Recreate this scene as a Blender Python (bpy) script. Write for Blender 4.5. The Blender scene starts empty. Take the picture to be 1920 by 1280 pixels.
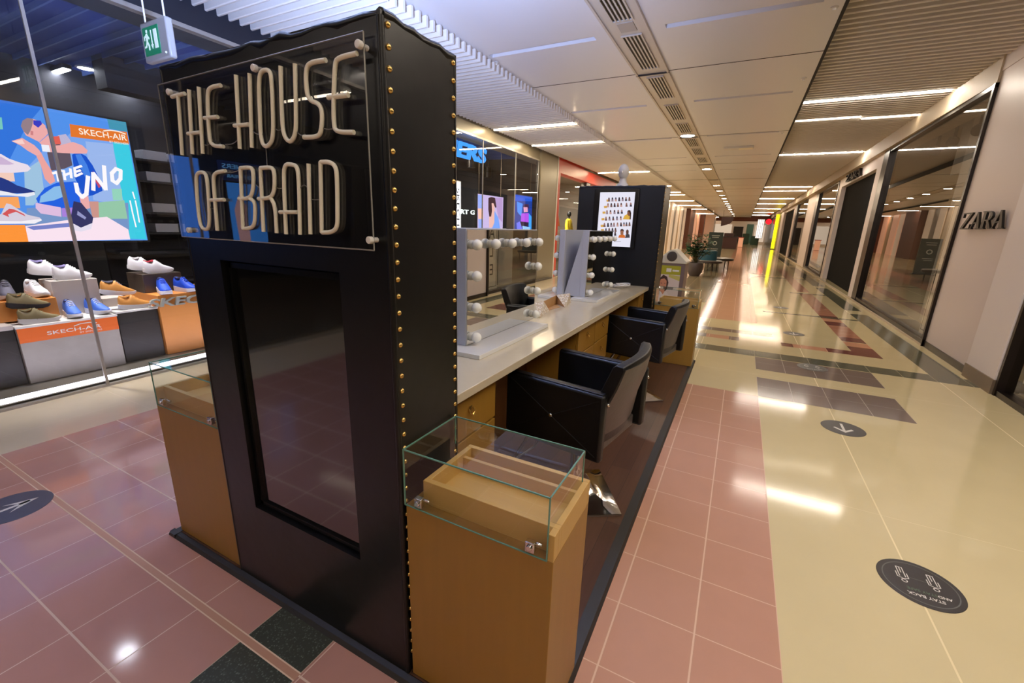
import bpy, bmesh, math, random
from mathutils import Matrix, Vector
random.seed(7)
S = bpy.context.scene
COL = S.collection

# ------------------------------------------------------------------ camera
cd = bpy.data.cameras.new('camera')
cam = bpy.data.objects.new('camera', cd)
COL.objects.link(cam)
S.camera = cam
cd.sensor_fit = 'HORIZONTAL'
cd.sensor_width = 36.0
cd.lens = 15.11154
cd.clip_start = 0.02
cd.clip_end = 300
cam.matrix_world = Matrix([[0.8855483, -0.1451808, 0.4412785, 0.0], [0.4636323, 0.2166192, -0.8591398, 0.0], [0.0291412, 0.9654008, 0.2591373, 1.6], [0.0, 0.0, 0.0, 1.0]])

# ------------------------------------------------------------------ world, exposure
W = bpy.data.worlds.new('world')
S.world = W
W.use_nodes = True
W.node_tree.nodes['Background'].inputs[0].default_value = (1.0, 0.93, 0.86, 1)
W.node_tree.nodes['Background'].inputs[1].default_value = 0.05
S.view_settings.view_transform = 'Standard'
S.view_settings.look = 'None'
S.view_settings.exposure = 0.38
S.view_settings.gamma = 1.0
S.view_settings.use_curve_mapping = False
S.cycles.max_bounces = 8
S.cycles.diffuse_bounces = 6
S.cycles.glossy_bounces = 4
S.cycles.transmission_bounces = 4
S.cycles.transparent_max_bounces = 16
S.cycles.caustics_reflective = False
S.cycles.caustics_refractive = False
S.cycles.sample_clamp_indirect = 4.0
TUBE = 75.0          # radiance of the ceiling tubes
TUBE_NEAR = 52.0

def area_light(name, loc, size, size_y, power, color, rot=(0, 0, 0), spread=math.pi):
    d = bpy.data.lights.new(name, 'AREA')
    d.shape = 'RECTANGLE'; d.size = size; d.size_y = size_y
    d.energy = power; d.color = color
    d.spread = spread
    o = bpy.data.objects.new(name, d); COL.objects.link(o)
    o.location = loc; o.rotation_euler = rot
    return o

# ------------------------------------------------------------------ materials
def lin(c):
    return tuple(((x / 255 + 0.055) / 1.055) ** 2.4 if x > 10 else x / 255 / 12.92 for x in c)

MATS = {}
def mat(name, rgb, rough=0.5, metal=0.0, spec=0.5, emit=None, estr=0.0, coat=0.0, noise=0.0, nscale=8.0, bump=0.0, bscale=60.0, stretch=(1, 1, 1)):
    m = bpy.data.materials.new(name); m.use_nodes = True
    nt = m.node_tree; b = nt.nodes['Principled BSDF']
    c = lin(rgb) + (1,)
    b.inputs['Base Color'].default_value = c
    b.inputs['Roughness'].default_value = rough
    b.inputs['Metallic'].default_value = metal
    b.inputs['Specular IOR Level'].default_value = spec
    b.inputs['Coat Weight'].default_value = coat
    b.inputs['Coat Roughness'].default_value = 0.08
    if emit is not None:
        b.inputs['Emission Color'].default_value = lin(emit) + (1,)
        b.inputs['Emission Strength'].default_value = estr
    if noise or bump:
        tc = nt.nodes.new('ShaderNodeTexCoord'); mp = nt.nodes.new('ShaderNodeMapping')
        mp.inputs['Scale'].default_value = stretch
        nt.links.new(tc.outputs['Object'], mp.inputs[0])
    if noise:
        n = nt.nodes.new('ShaderNodeTexNoise'); n.inputs['Scale'].default_value = nscale; n.inputs['Detail'].default_value = 4
        nt.links.new(mp.outputs[0], n.inputs['Vector'])
        mx = nt.nodes.new('ShaderNodeMix'); mx.data_type = 'RGBA'
        mx.inputs[6].default_value = tuple(x * (1 - noise) for x in c[:3]) + (1,)
        mx.inputs[7].default_value = tuple(min(1, x * (1 + noise)) for x in c[:3]) + (1,)
        nt.links.new(n.outputs['Fac'], mx.inputs[0]); nt.links.new(mx.outputs[2], b.inputs['Base Color'])
    if bump:
        n2 = nt.nodes.new('ShaderNodeTexNoise'); n2.inputs['Scale'].default_value = bscale
        nt.links.new(mp.outputs[0], n2.inputs['Vector'])
        bp = nt.nodes.new('ShaderNodeBump'); bp.inputs['Strength'].default_value = bump; bp.inputs['Distance'].default_value = 0.01
        nt.links.new(n2.outputs['Fac'], bp.inputs['Height']); nt.links.new(bp.outputs[0], b.inputs['Normal'])
    MATS[name] = m
    return m

def emitter(name, rgb, strength):
    m = bpy.data.materials.new(name); m.use_nodes = True
    nt = m.node_tree; nt.nodes.clear()
    e = nt.nodes.new('ShaderNodeEmission'); o = nt.nodes.new('ShaderNodeOutputMaterial')
    e.inputs[0].default_value = lin(rgb) + (1,); e.inputs[1].default_value = strength
    nt.links.new(e.outputs[0], o.inputs[0])
    return m

EM = {}
def screen_ink(rgb, s=1.0):
    """colour of one patch of a lit display"""
    k = (tuple(int(x) for x in rgb), s)
    if k not in EM:
        EM[k] = emitter('display_ink_%d' % len(EM), rgb, s)
    return EM[k]

INK = {}
def ink(rgb):
    k = tuple(int(x) for x in rgb)
    if k not in INK:
        INK[k] = mat('print_ink_%d' % len(INK), rgb, 0.6)
    return INK[k]

def thin_glass(name, tint=(1, 1, 1), boost=1.0, ior=1.5):
    m = bpy.data.materials.new(name); m.use_nodes = True
    nt = m.node_tree; nt.nodes.clear()
    o = nt.nodes.new('ShaderNodeOutputMaterial'); t = nt.nodes.new('ShaderNodeBsdfTransparent')
    g = nt.nodes.new('ShaderNodeBsdfGlossy'); f = nt.nodes.new('ShaderNodeFresnel'); mx = nt.nodes.new('ShaderNodeMixShader')
    mu = nt.nodes.new('ShaderNodeMath'); mu.operation = 'MULTIPLY'; mu.inputs[1].default_value = boost; mu.use_clamp = True
    t.inputs[0].default_value = tint + (1,); g.inputs['Roughness'].default_value = 0.0; f.inputs[0].default_value = ior
    geo = nt.nodes.new('ShaderNodeNewGeometry')          # the back face of the sheet has the same fresnel as the front
    iv = nt.nodes.new('ShaderNodeMath'); iv.operation = 'MULTIPLY_ADD'; iv.inputs[1].default_value = 1.0 / ior - ior; iv.inputs[2].default_value = ior
    nt.links.new(geo.outputs['Backfacing'], iv.inputs[0])
    iv.inputs[1].default_value = 0.0                      # keep one index on both faces: a thin pane
    f2 = nt.nodes.new('ShaderNodeLayerWeight'); f2.inputs[0].default_value = 0.5
    pw = nt.nodes.new('ShaderNodeMath'); pw.operation = 'POWER'; pw.inputs[1].default_value = 4.2
    nt.links.new(f2.outputs['Facing'], pw.inputs[0])
    ma = nt.nodes.new('ShaderNodeMath'); ma.operation = 'MULTIPLY_ADD'; ma.inputs[1].default_value = 0.92; ma.inputs[2].default_value = 0.05
    nt.links.new(pw.outputs[0], ma.inputs[0])
    nt.links.new(ma.outputs[0], mu.inputs[0])
    nt.nodes.remove(f); nt.nodes.remove(geo); nt.nodes.remove(iv)
    nt.links.new(mu.outputs[0], mx.inputs[0]); nt.links.new(t.outputs[0], mx.inputs[1]); nt.links.new(g.outputs[0], mx.inputs[2])
    nt.links.new(mx.outputs[0], o.inputs[0])
    return m

def tile_mat(name, rgb, grout, x0, sx, y0, sy, w=0.006, wy=None, rough=0.12, noise=0.06, nscale=6.0, speck=0.0):
    """polished tiles with grout lines at x0 + k sx and y0 + k sy (world metres)"""
    m = bpy.data.materials.new(name); m.use_nodes = True
    nt = m.node_tree; L = nt.links; b = nt.nodes['Principled BSDF']
    b.inputs['Roughness'].default_value = rough
    b.inputs['Specular IOR Level'].default_value = 0.28
    tc = nt.nodes.new('ShaderNodeTexCoord'); sp = nt.nodes.new('ShaderNodeSeparateXYZ')
    L.new(tc.outputs['Object'], sp.inputs[0])
    def line(out, o, s, width):
        a = nt.nodes.new('ShaderNodeMath'); a.operation = 'SUBTRACT'; a.inputs[1].default_value = o - 200 * s; L.new(out, a.inputs[0])
        d = nt.nodes.new('ShaderNodeMath'); d.operation = 'PINGPONG'; d.inputs[1].default_value = s / 2; L.new(a.outputs[0], d.inputs[0])
        c = nt.nodes.new('ShaderNodeMath'); c.operation = 'LESS_THAN'; c.inputs[1].default_value = width / 2; L.new(d.outputs[0], c.inputs[0])
        return c.outputs[0]
    n = nt.nodes.new('ShaderNodeTexNoise'); n.inputs['Scale'].default_value = nscale; n.inputs['Detail'].default_value = 3
    L.new(tc.outputs['Object'], n.inputs['Vector'])
    c = lin(rgb)
    mx = nt.nodes.new('ShaderNodeMix'); mx.data_type = 'RGBA'
    mx.inputs[6].default_value = tuple(x * (1 - noise) for x in c) + (1,); mx.inputs[7].default_value = tuple(min(1, x * (1 + noise)) for x in c) + (1,)
    L.new(n.outputs['Fac'], mx.inputs[0]); col = mx.outputs[2]
    if speck:
        v = nt.nodes.new('ShaderNodeTexVoronoi'); v.inputs['Scale'].default_value = 110; L.new(tc.outputs['Object'], v.inputs['Vector'])
        r = nt.nodes.new('ShaderNodeMapRange'); r.inputs[1].default_value = 0.0; r.inputs[2].default_value = 0.45; r.inputs[3].default_value = speck; r.inputs[4].default_value = 0
        L.new(v.outputs['Distance'], r.inputs[0])
        wn = nt.nodes.new('ShaderNodeMath'); wn.operation = 'MULTIPLY'; L.new(r.outputs[0], wn.inputs[0])
        cs = nt.nodes.new('ShaderNodeSeparateColor'); L.new(v.outputs['Color'], cs.inputs[0]); L.new(cs.outputs[0], wn.inputs[1])
        m3 = nt.nodes.new('ShaderNodeMix'); m3.data_type = 'RGBA'; m3.inputs[7].default_value = lin((150, 155, 140)) + (1,)
        L.new(wn.outputs[0], m3.inputs[0]); L.new(col, m3.inputs[6]); col = m3.outputs[2]
    fac = None
    if sx: fac = line(sp.outputs[0], x0, sx, w)
    if sy:
        f2 = line(sp.outputs[1], y0, sy, wy or w)
        if fac is None: fac = f2
        else:
            q = nt.nodes.new('ShaderNodeMath'); q.operation = 'MAXIMUM'; L.new(fac, q.inputs[0]); L.new(f2, q.inputs[1]); fac = q.outputs[0]
    if fac is not None:
        m2 = nt.nodes.new('ShaderNodeMix'); m2.data_type = 'RGBA'; m2.inputs[7].default_value = lin(grout) + (1,)
        L.new(fac, m2.inputs[0]); L.new(col, m2.inputs[6]); col = m2.outputs[2]
        rr = nt.nodes.new('ShaderNodeMapRange'); rr.inputs[3].default_value = rough; rr.inputs[4].default_value = 0.5
        L.new(fac, rr.inputs[0]); L.new(rr.outputs[0], b.inputs['Roughness'])
    L.new(col, b.inputs['Base Color'])
    # polished stone is never quite flat: the reflections wobble
    nb = nt.nodes.new('ShaderNodeTexNoise'); nb.inputs['Scale'].default_value = 2.2; nb.inputs['Detail'].default_value = 2
    L.new(tc.outputs['Object'], nb.inputs['Vector'])
    bp = nt.nodes.new('ShaderNodeBump'); bp.inputs['Strength'].default_value = 0.03; bp.inputs['Distance'].default_value = 0.02
    L.new(nb.outputs['Fac'], bp.inputs['Height']); L.new(bp.outputs[0], b.inputs['Normal'])
    return m

# ------------------------------------------------------------------ mesh builder
class MB:
    def __init__(s):
        s.v = []; s.f = []; s.m = []; s.mats = []; s.cur = 0
    def use(s, m):
        if m not in s.mats: s.mats.append(m)
        s.cur = s.mats.index(m); return s
    def add(s, vs, fs):
        o = len(s.v); s.v += [tuple(p) for p in vs]
        for f in fs: s.f.append(tuple(i + o for i in f)); s.m.append(s.cur)
        return s
    def box(s, x0, x1, y0, y1, z0, z1):
        if x0 > x1: x0, x1 = x1, x0
        if y0 > y1: y0, y1 = y1, y0
        if z0 > z1: z0, z1 = z1, z0
        vs = [(x, y, z) for z in (z0, z1) for y in (y0, y1) for x in (x0, x1)]
        return s.add(vs, [(0, 2, 3, 1), (4, 5, 7, 6), (0, 1, 5, 4), (2, 6, 7, 3), (0, 4, 6, 2), (1, 3, 7, 5)])
    def obox(s, c, size, M=None):
        hx, hy, hz = (q / 2 for q in size)
        vs = [Vector((x, y, z)) for z in (-hz, hz) for y in (-hy, hy) for x in (-hx, hx)]
        c = Vector(c)
        vs = [((M @ v) if M is not None else v) + c for v in vs]
        return s.add(vs, [(0, 2, 3, 1), (4, 5, 7, 6), (0, 1, 5, 4), (2, 6, 7, 3), (0, 4, 6, 2), (1, 3, 7, 5)])
    def quad(s, a, b, c, d): return s.add([a, b, c, d], [(0, 1, 2, 3)])
    def poly(s, pts): return s.add(pts, [tuple(range(len(pts)))])
    def prism(s, pts, d):
        """closed polygon of 3D points pushed along vector d"""
        n = len(pts); d = Vector(d)
        vs = [Vector(p) for p in pts] + [Vector(p) + d for p in pts]
        fs = [tuple(range(n))[::-1], tuple(range(n, 2 * n))] + [(i, (i + 1) % n, n + (i + 1) % n, n + i) for i in range(n)]
        return s.add(vs, fs)
    def loft(s, rings, closed=True, caps=True):
        n = len(rings[0]); vs = [p for r in rings for p in r]; fs = []
        for k in range(len(rings) - 1):
            for i in range(n if closed else n - 1):
                j = (i + 1) % n
                fs.append((k * n + i, k * n + j, (k + 1) * n + j, (k + 1) * n + i))
        if caps:
            fs.append(tuple(range(n))[::-1]); fs.append(tuple((len(rings) - 1) * n + i for i in range(n)))
        return s.add(vs, fs)
    def tube(s, pts, r, seg=8, closed=False):
        pts = [Vector(p) for p in pts]; rings = []; n = len(pts); up = None
        rs = r if isinstance(r, (list, tuple)) else [r] * n
        for i, p in enumerate(pts):
            if closed: t = pts[(i + 1) % n] - pts[i - 1]
            else: t = pts[min(i + 1, n - 1)] - pts[max(i - 1, 0)]
            t.normalize()
            if up is None:
                up = Vector((0, 0, 1)) if abs(t.z) < 0.9 else Vector((0, 1, 0))
            a = t.cross(up)
            if a.length < 1e-6: a = t.cross(Vector((1, 0, 0)))
            a.normalize(); b = a.cross(t).normalized(); up = b
            rings.append([p + (a * math.cos(2 * math.pi * k / seg) + b * math.sin(2 * math.pi * k / seg)) * rs[i] for k in range(seg)])
        if closed: rings.append(rings[0]); return s.loft(rings, True, False)
        return s.loft(rings)
    def lathe(s, prof, c=(0, 0, 0), seg=24):
        """profile of (radius, z) about a vertical axis"""
        return s.loft([[(c[0] + r * math.cos(2 * math.pi * k / seg), c[1] + r * math.sin(2 * math.pi * k / seg), c[2] + z) for k in range(seg)] for r, z in prof])
    def ball(s, c, rx, ry=None, rz=None, seg=16, rings=10):
        ry = ry or rx; rz = rz or rx
        return s.loft([[(c[0] + rx * math.sin(t) * math.cos(2 * math.pi * k / seg), c[1] + ry * math.sin(t) * math.sin(2 * math.pi * k / seg), c[2] - rz * math.cos(t)) for k in range(seg)] for t in [max(0.03, min(math.pi - 0.03, math.pi * i / rings)) for i in range(rings + 1)]])
    def text(s, txt, org, ux, uy, h, depth=0.0, align='LEFT', shear=0.0, width=None, bold=0.0):
        """lettering: org = base point, ux / uy = reading and up directions, h = capital height"""
        cu = bpy.data.curves.new('lettering', 'FONT'); cu.body = txt; cu.align_x = align; cu.size = 1.0; cu.shear = shear; cu.offset = bold; cu.resolution_u = 3
        ob = bpy.data.objects.new('lettering', cu); COL.objects.link(ob)
        dg = bpy.context.evaluated_depsgraph_get(); me = bpy.data.meshes.new_from_object(ob.evaluated_get(dg))
        bpy.data.objects.remove(ob); bpy.data.curves.remove(cu)
        ux = Vector(ux); uy = Vector(uy); org = Vector(org); nz = ux.cross(uy)
        k = h / 0.69; kx = k
        if width and len(me.vertices):
            xs = [v.co.x for v in me.vertices]; kx = width / max(1e-6, max(xs) - min(xs))
        pts = [org + ux * (v.co.x * kx) + uy * (v.co.y * k) for v in me.vertices]
        s.add(pts, [tuple(p.vertices) for p in me.polygons])
        if depth:
            s.add([p + nz * depth for p in pts], [tuple(p.vertices) for p in me.polygons])
            cnt = {}
            for p in me.polygons:
                for a, b in p.edge_keys: cnt[(a, b)] = cnt.get((a, b), 0) + 1
            n = len(pts); both = pts + [p + nz * depth for p in pts]
            s.add(both, [(a, b, b + n, a + n) for (a, b), c in cnt.items() if c == 1])
        bpy.data.meshes.remove(me)
        return s
    def xf(s, fn):
        s.v = [tuple(fn(Vector(p))) for p in s.v]; return s
    def mesh(s, name, smooth=None, normals=True):
        me = bpy.data.meshes.new(name); me.from_pydata(s.v, [], s.f)
        for m in s.mats: me.materials.append(m)
        if s.mats:
            me.polygons.foreach_set('material_index', s.m)
        if normals:
            bm = bmesh.new(); bm.from_mesh(me); bmesh.ops.recalc_face_normals(bm, faces=bm.faces); bm.to_mesh(me); bm.free()
        if smooth is not None:
            me.shade_smooth(); me.set_sharp_from_angle(angle=math.radians(smooth))
        me.update()
        return me

def root_of(o):
    while o.parent: o = o.parent
    return o

def obj(name, mb, m=None, parent=None, world=True, smooth=35, bevel=0.0, normals=True, label=None, kind=None):
    """link ONE mesh object; with world=True the vertices are scene coordinates and are moved into the parent's frame"""
    if m is not None and not mb.mats: mb.use(m); mb.m = [0] * len(mb.f)
    if parent is not None and world:
        off = Vector(root_of(parent).location)
        mb.v = [tuple(Vector(p) - off) for p in mb.v]
    me = mb.mesh(name, smooth, normals)
    o = bpy.data.objects.new(name, me); COL.objects.link(o)
    if parent is not None: o.parent = parent
    if bevel:
        b = o.modifiers.new('bevel', 'BEVEL'); b.width = bevel; b.segments = 2; b.limit_method = 'ANGLE'; b.angle_limit = math.radians(40)
    if label: o['label'] = label
    if kind: o['kind'] = kind
    return o

def thing(name, label, cat, loc=(0, 0, 0), rz=0.0, group=None):
    o = bpy.data.objects.new(name, None); COL.objects.link(o)
    o.empty_display_size = 0.1
    o.location = loc; o.rotation_euler = (0, 0, rz)
    o['label'] = label; o['category'] = cat
    if group: o['group'] = group
    return o

def tag(o, label, cat, group=None):
    o['label'] = label; o['category'] = cat
    if group: o['group'] = group
    return o

def struct(name, mb, m=None, smooth=35, normals=True, parent=None, bevel=0.0):
    o = obj(name, mb, m, parent, smooth=smooth, normals=normals, bevel=bevel)
    if parent is None: o['kind'] = 'structure'
    return o

def dup(r, label=None, loc=None, rz=None):
    c = r.copy(); COL.objects.link(c)
    def rec(a, b):
        for ch in [q for q in bpy.data.objects if q.parent == a]:
            d = ch.copy(); COL.objects.link(d); d.parent = b
            rec(ch, d)
    rec(r, c)
    if label: c['label'] = label
    if loc is not None: c.location = loc
    if rz is not None: c.rotation_euler = (0, 0, rz)
    return c

def LW(p):   # depth behind the left shop front, y, z  ->  scene
    return (-5.2 - 0.0232 * (min(p[1], 20) - 1.5) - p[0], p[1], p[2])
def RW(p):   # depth behind the right shop front, y, z  ->  scene
    return (2.67 + 0.02075 * (min(p[1], 25) - 7) + p[0], p[1], p[2])

# ------------------------------------------------------------------ palette
M_pink_r = tile_mat('pink_floor_tile', (188, 142, 118), (214, 180, 152), 0.058, 0.312, 1.61, 0.3215, 0.007, 0.004)
M_pink_l = tile_mat('pink_floor_tile_left', (186, 138, 122), (224, 196, 174), -2.75, 0.312, 0.72, 0.32, 0.004, 0.007, rough=0.09)
M_pink_l.node_tree.nodes['Principled BSDF'].inputs['Specular IOR Level'].default_value = 0.5
M_cream = tile_mat('cream_terrazzo', (212, 196, 152), (230, 214, 170), 0.966, 1.29, 0.4, 2.6, 0.008, 0.002, rough=0.09, noise=0.05, nscale=3.0)
M_cream_l = tile_mat('cream_terrazzo_left', (214, 198, 168), (205, 185, 155), -4.6, 1.25, 0.35, 1.25, 0.004, 0.004, rough=0.14)
M_grey = tile_mat('grey_floor_tile', (122, 106, 96), (160, 145, 130), 0.37, 0.3125, 4.815, 0.3375, 0.006, 0.003)
M_green = tile_mat('green_floor_tile', (96, 96, 78), (150, 145, 120), 0.37, 0.312, 3.0, 50.0, 0.006, 0.006, speck=0.2)
M_dgreen = tile_mat('dark_speckled_tile', (62, 64, 54), (185, 165, 135), -1.516, 0.316, 0.70, 0.32, 0.006, 0.006, speck=0.5)
M_red = tile_mat('red_floor_tile', (120, 70, 62), (140, 90, 80), 0, 0, 0, 0, rough=0.12)
M_rose = tile_mat('rose_floor_tile', (176, 122, 98), (190, 150, 130), 0, 0, 7.3, 0.32, 0.004)
M_salmon = tile_mat('salmon_floor_tile', (205, 150, 118), (215, 170, 140), -0.254, 0.312, 0, 0.64, 0.005, 0.003)
M_olive = tile_mat('olive_floor_tile', (140, 122, 92), (160, 140, 110), 0, 0.62, 0, 0.62, 0.004)
M_brass = mat('joint_strip', (186, 138, 108), 0.35)
M_jointline = mat('joint_line', (226, 200, 170), 0.4)
M_white_ceil = mat('white_ceiling_panel', (232, 232, 236), 0.32, spec=0.5, noise=0.01, nscale=1.0)
M_slat = mat('painted_ceiling_slat', (240, 234, 226), 0.35, spec=0.5)
M_void = mat('dark_ceiling_void', (40, 38, 36), 0.8)
M_seam = mat('dark_seam', (60, 55, 52), 0.7)
M_grille = mat('white_grille', (214, 204, 190), 0.4)
M_signgrey = mat('grey_sign_box', (150, 148, 146), 0.4)
M_lampwhite = mat('lamp_casing', (232, 230, 226), 0.4)
M_tube = emitter('tube_light', (255, 240, 222), TUBE)
M_tubeN = emitter('near_tube_light', (255, 240, 222), TUBE_NEAR)
M_tube_dim = emitter('dim_tube_light', (255, 236, 208), 10.0)
M_tubeF = emitter('far_tube_light', (255, 228, 196), 62.0)
M_tubeL = emitter('tube_light_left', (255, 232, 190), TUBE)
M_down = emitter('downlight_lens', (255, 246, 230), 60.0)
M_spot = emitter('shop_spot_lens', (235, 240, 255), 40.0)
M_wall = mat('white_wall_paint', (222, 208, 202), 0.42, spec=0.3)
M_wall2 = mat('pillar_paint', (232, 222, 220), 0.4)
M_fascia = mat('beige_fascia_metal', (190, 174, 150), 0.6)
M_fascia_l = mat('taupe_fascia_metal', (140, 130, 112), 0.36, metal=0.1)
M_fascia_n = mat('dark_fascia_metal', (30, 32, 44), 0.4)
M_darkframe = mat('dark_bronze_frame', (38, 30, 26), 0.3, metal=0.4)
M_steel = mat('brushed_plinth', (136, 120, 102), 0.4, metal=0.5)
M_black = mat('matte_black', (9, 9, 9), 0.5)
M_shutter = mat('black_shutter', (5, 5, 5), 0.85, spec=0.15)
M_glass = thin_glass('shop_glass', (0.97, 0.98, 0.97), 1.0)
M_glassdark = thin_glass('tinted_shop_glass', (0.78, 0.77, 0.74), 1.4)
M_caseglass = thin_glass('display_case_glass', (0.965, 0.985, 0.975), 1.25)
M_glassedge = mat('green_glass_edge', (96, 140, 124), 0.1, emit=None)
M_acrylic = thin_glass('clear_acrylic', (0.96, 0.96, 0.96), 1.5)
M_leather = mat('black_vinyl_wrap', (11, 11, 12), 0.33, spec=0.4, bump=0.12, bscale=9.0)
M_leather2 = mat('black_leather', (11, 11, 12), 0.42, spec=0.4, bump=0.1, bscale=40)
M_leather3 = mat('worn_grey_black_leather', (74, 68, 64), 0.42, spec=0.5, bump=0.1, bscale=40)
M_gold = mat('gold_stud', (214, 178, 104), 0.25, metal=0.9)
M_neon = mat('unlit_neon_tube', (238, 234, 214), 0.4, spec=0.5)
M_chrome = mat('chrome', (215, 215, 215), 0.08, metal=1.0)
M_wood = mat('honey_wood_veneer', (146, 108, 40), 0.38, noise=0.10, nscale=5, stretch=(6, 6, 0.6))
M_wood_in = mat('pale_wood_veneer', (190, 152, 84), 0.4, noise=0.06, nscale=5, stretch=(1, 6, 6))
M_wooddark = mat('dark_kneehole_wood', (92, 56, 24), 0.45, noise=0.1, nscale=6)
M_deckblack = mat('black_rubber_edge', (42, 40, 37), 0.5)
M_counter = mat('pale_stone_worktop', (200, 188, 162), 0.16, noise=0.03, nscale=20)
M_mirror = mat('mirror_silver', (236, 238, 236), 0.01, metal=1.0)
M_mframe = mat('grey_white_mirror_frame', (176, 178, 186), 0.35)
M_mboard = mat('glossy_white_board', (222, 222, 220), 0.12)
M_bulb = mat('frosted_globe', (250, 249, 240), 0.25, emit=(226, 224, 208), estr=0.0)
M_socket = mat('bulb_socket', (200, 198, 186), 0.35)
M_card = mat('brown_cardboard', (176, 134, 84), 0.7)
M_deckwood = None
M_scr_black = mat('black_screen_glass', (8, 8, 8), 0.05, spec=0.9, coat=1.0)
M_cable = mat('white_cable', (228, 226, 224), 0.4)

def plank_mat():
    m = bpy.data.materials.new('dark_laminate_planks'); m.use_nodes = True
    nt = m.node_tree; L = nt.links; b = nt.nodes['Principled BSDF']; b.inputs['Roughness'].default_value = 0.32
    tc = nt.nodes.new('ShaderNodeTexCoord'); mp = nt.nodes.new('ShaderNodeMapping'); mp.inputs['Rotation'].default_value = (0, 0, math.pi / 2)
    br = nt.nodes.new('ShaderNodeTexBrick'); br.inputs['Scale'].default_value = 1.0
    br.inputs['Brick Width'].default_value = 1.2; br.inputs['Row Height'].default_value = 0.13; br.inputs['Mortar Size'].default_value = 0.0012
    br.inputs['Color1'].default_value = lin((104, 72, 52)) + (1,); br.inputs['Color2'].default_value = lin((84, 56, 40)) + (1,); br.inputs['Mortar'].default_value = lin((48, 32, 24)) + (1,)
    L.new(tc.outputs['Object'], mp.inputs[0]); L.new(mp.outputs[0], br.inputs['Vector'])
    mp2 = nt.nodes.new('ShaderNodeMapping'); mp2.inputs['Scale'].default_value = (30, 1.5, 1); L.new(tc.outputs['Object'], mp2.inputs[0])
    n = nt.nodes.new('ShaderNodeTexNoise'); n.inputs['Scale'].default_value = 1.5; n.inputs['Detail'].default_value = 5; L.new(mp2.outputs[0], n.inputs['Vector'])
    mx = nt.nodes.new('ShaderNodeMix'); mx.data_type = 'RGBA'; mx.blend_type = 'MULTIPLY'; mx.inputs[0].default_value = 0.5
    L.new(br.outputs['Color'], mx.inputs[6]); L.new(n.outputs['Fac'], mx.inputs[7]); L.new(mx.outputs[2], b.inputs['Base Color'])
    return m
M_deckwood = plank_mat()

# ------------------------------------------------------------------ floor (one structure, patterned)
YN, YF = -9.0, 82.0
rects = []   # later entries win
def R(x0, x1, y0, y1, m): rects.append((x0, x1, y0, y1, m))
R(-7.5, 4.5, YN, YF, M_cream)
R(-6.6, -4.25, YN, 4.83, M_cream_l)
R(-4.25, 0.37, YN, 4.815, M_pink_l)
R(-0.60, 0.37, YN, 4.815, M_pink_r)
R(-1.516, -1.20, YN, 0.95, M_dgreen)
R(-6.6, -1.2, 0.697, 0.731, M_jointline)
R(-6.6, -1.2, 0.702, 0.726, M_brass)
R(-7.5, -1.2, 4.815, 20, M_cream_l)
R(0.37, 1.62, 4.815, 5.49, M_grey)
R(0.37, 1.62, 5.83, 6.44, M_grey)
R(-1.6, 2.6, 6.46, 6.78, M_green)
for y0, y1 in ((7.87, 8.12),): R(-1.6, 0.655, y0, y1, M_grey)
R(-1.6, -0.30, 7.3, 7.55, M_rose); R(-0.44, -0.3, 7.3, 7.55, M_grey); R(-0.30, 0.03, 7.3, 7.55, M_salmon); R(0.03, 0.17, 7.3, 7.55, M_grey)
R(0.74, 0.89, 7.33, 7.56, M_red); R(0.89, 1.31, 7.33, 7.56, M_salmon); R(1.31, 1.93, 7.32, 7.58, M_red)
R(1.62, 1.93, 7.58, 7.9, M_red); R(1.62, 1.93, 7.9, 8.22, M_salmon); R(1.62, 1.93, 8.25, 8.6, M_red)
R(1.62, 1.93, 8.6, 9.65, M_rose); R(1.62, 1.93, 9.65, 10.05, M_red); R(1.62, 1.93, 10.05, 10.4, M_salmon); R(1.62, 1.93, 10.4, 10.75, M_red); R(1.62, 1.93, 10.75, 14.5, M_rose)
R(0.6, 2.25, 10.45, 10.58, M_green)
R(2.25, 2.56, 6.6, 11.4, M_green); R(2.25, 2.56, 11.9, 16.5, M_green)
R(1.4, 2.25, 14.4, 14.6, M_green); R(1.62, 1.93, 14.9, 24, M_rose); R(2.25, 2.56, 17.0, 26, M_green); R(2.3, 2.6, 27.0, 45, M_green)
R(-0.55, 0.45, 9.0, 60.0, M_salmon)
R(-2.4, -0.55, 11.0, 30.0, M_olive)
R(0.45, 2.3, 19.0, 19.25, M_green); R(0.45, 2.3, 26.0, 26.3, M_salmon); R(0.45, 2.3, 36.0, 37.0, M_salmon); R(-0.5, 2.3, 50, 56, M_salmon)
xs = sorted({v for r in rects for v in r[:2]}); ys = sorted({v for r in rects for v in r[2:4]})
fl = MB()
for i in range(len(xs) - 1):
    run = None
    for j in range(len(ys) - 1):
        cx, cy = (xs[i] + xs[i + 1]) / 2, (ys[j] + ys[j + 1]) / 2
        mm = None
        for r in rects:
            if r[0] < cx < r[1] and r[2] < cy < r[3]: mm = r[4]
        if mm is None: continue
        fl.use(mm).quad((xs[i], ys[j], 0), (xs[i + 1], ys[j], 0), (xs[i + 1], ys[j + 1], 0), (xs[i], ys[j + 1], 0))
struct('floor', fl, smooth=None)

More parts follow.
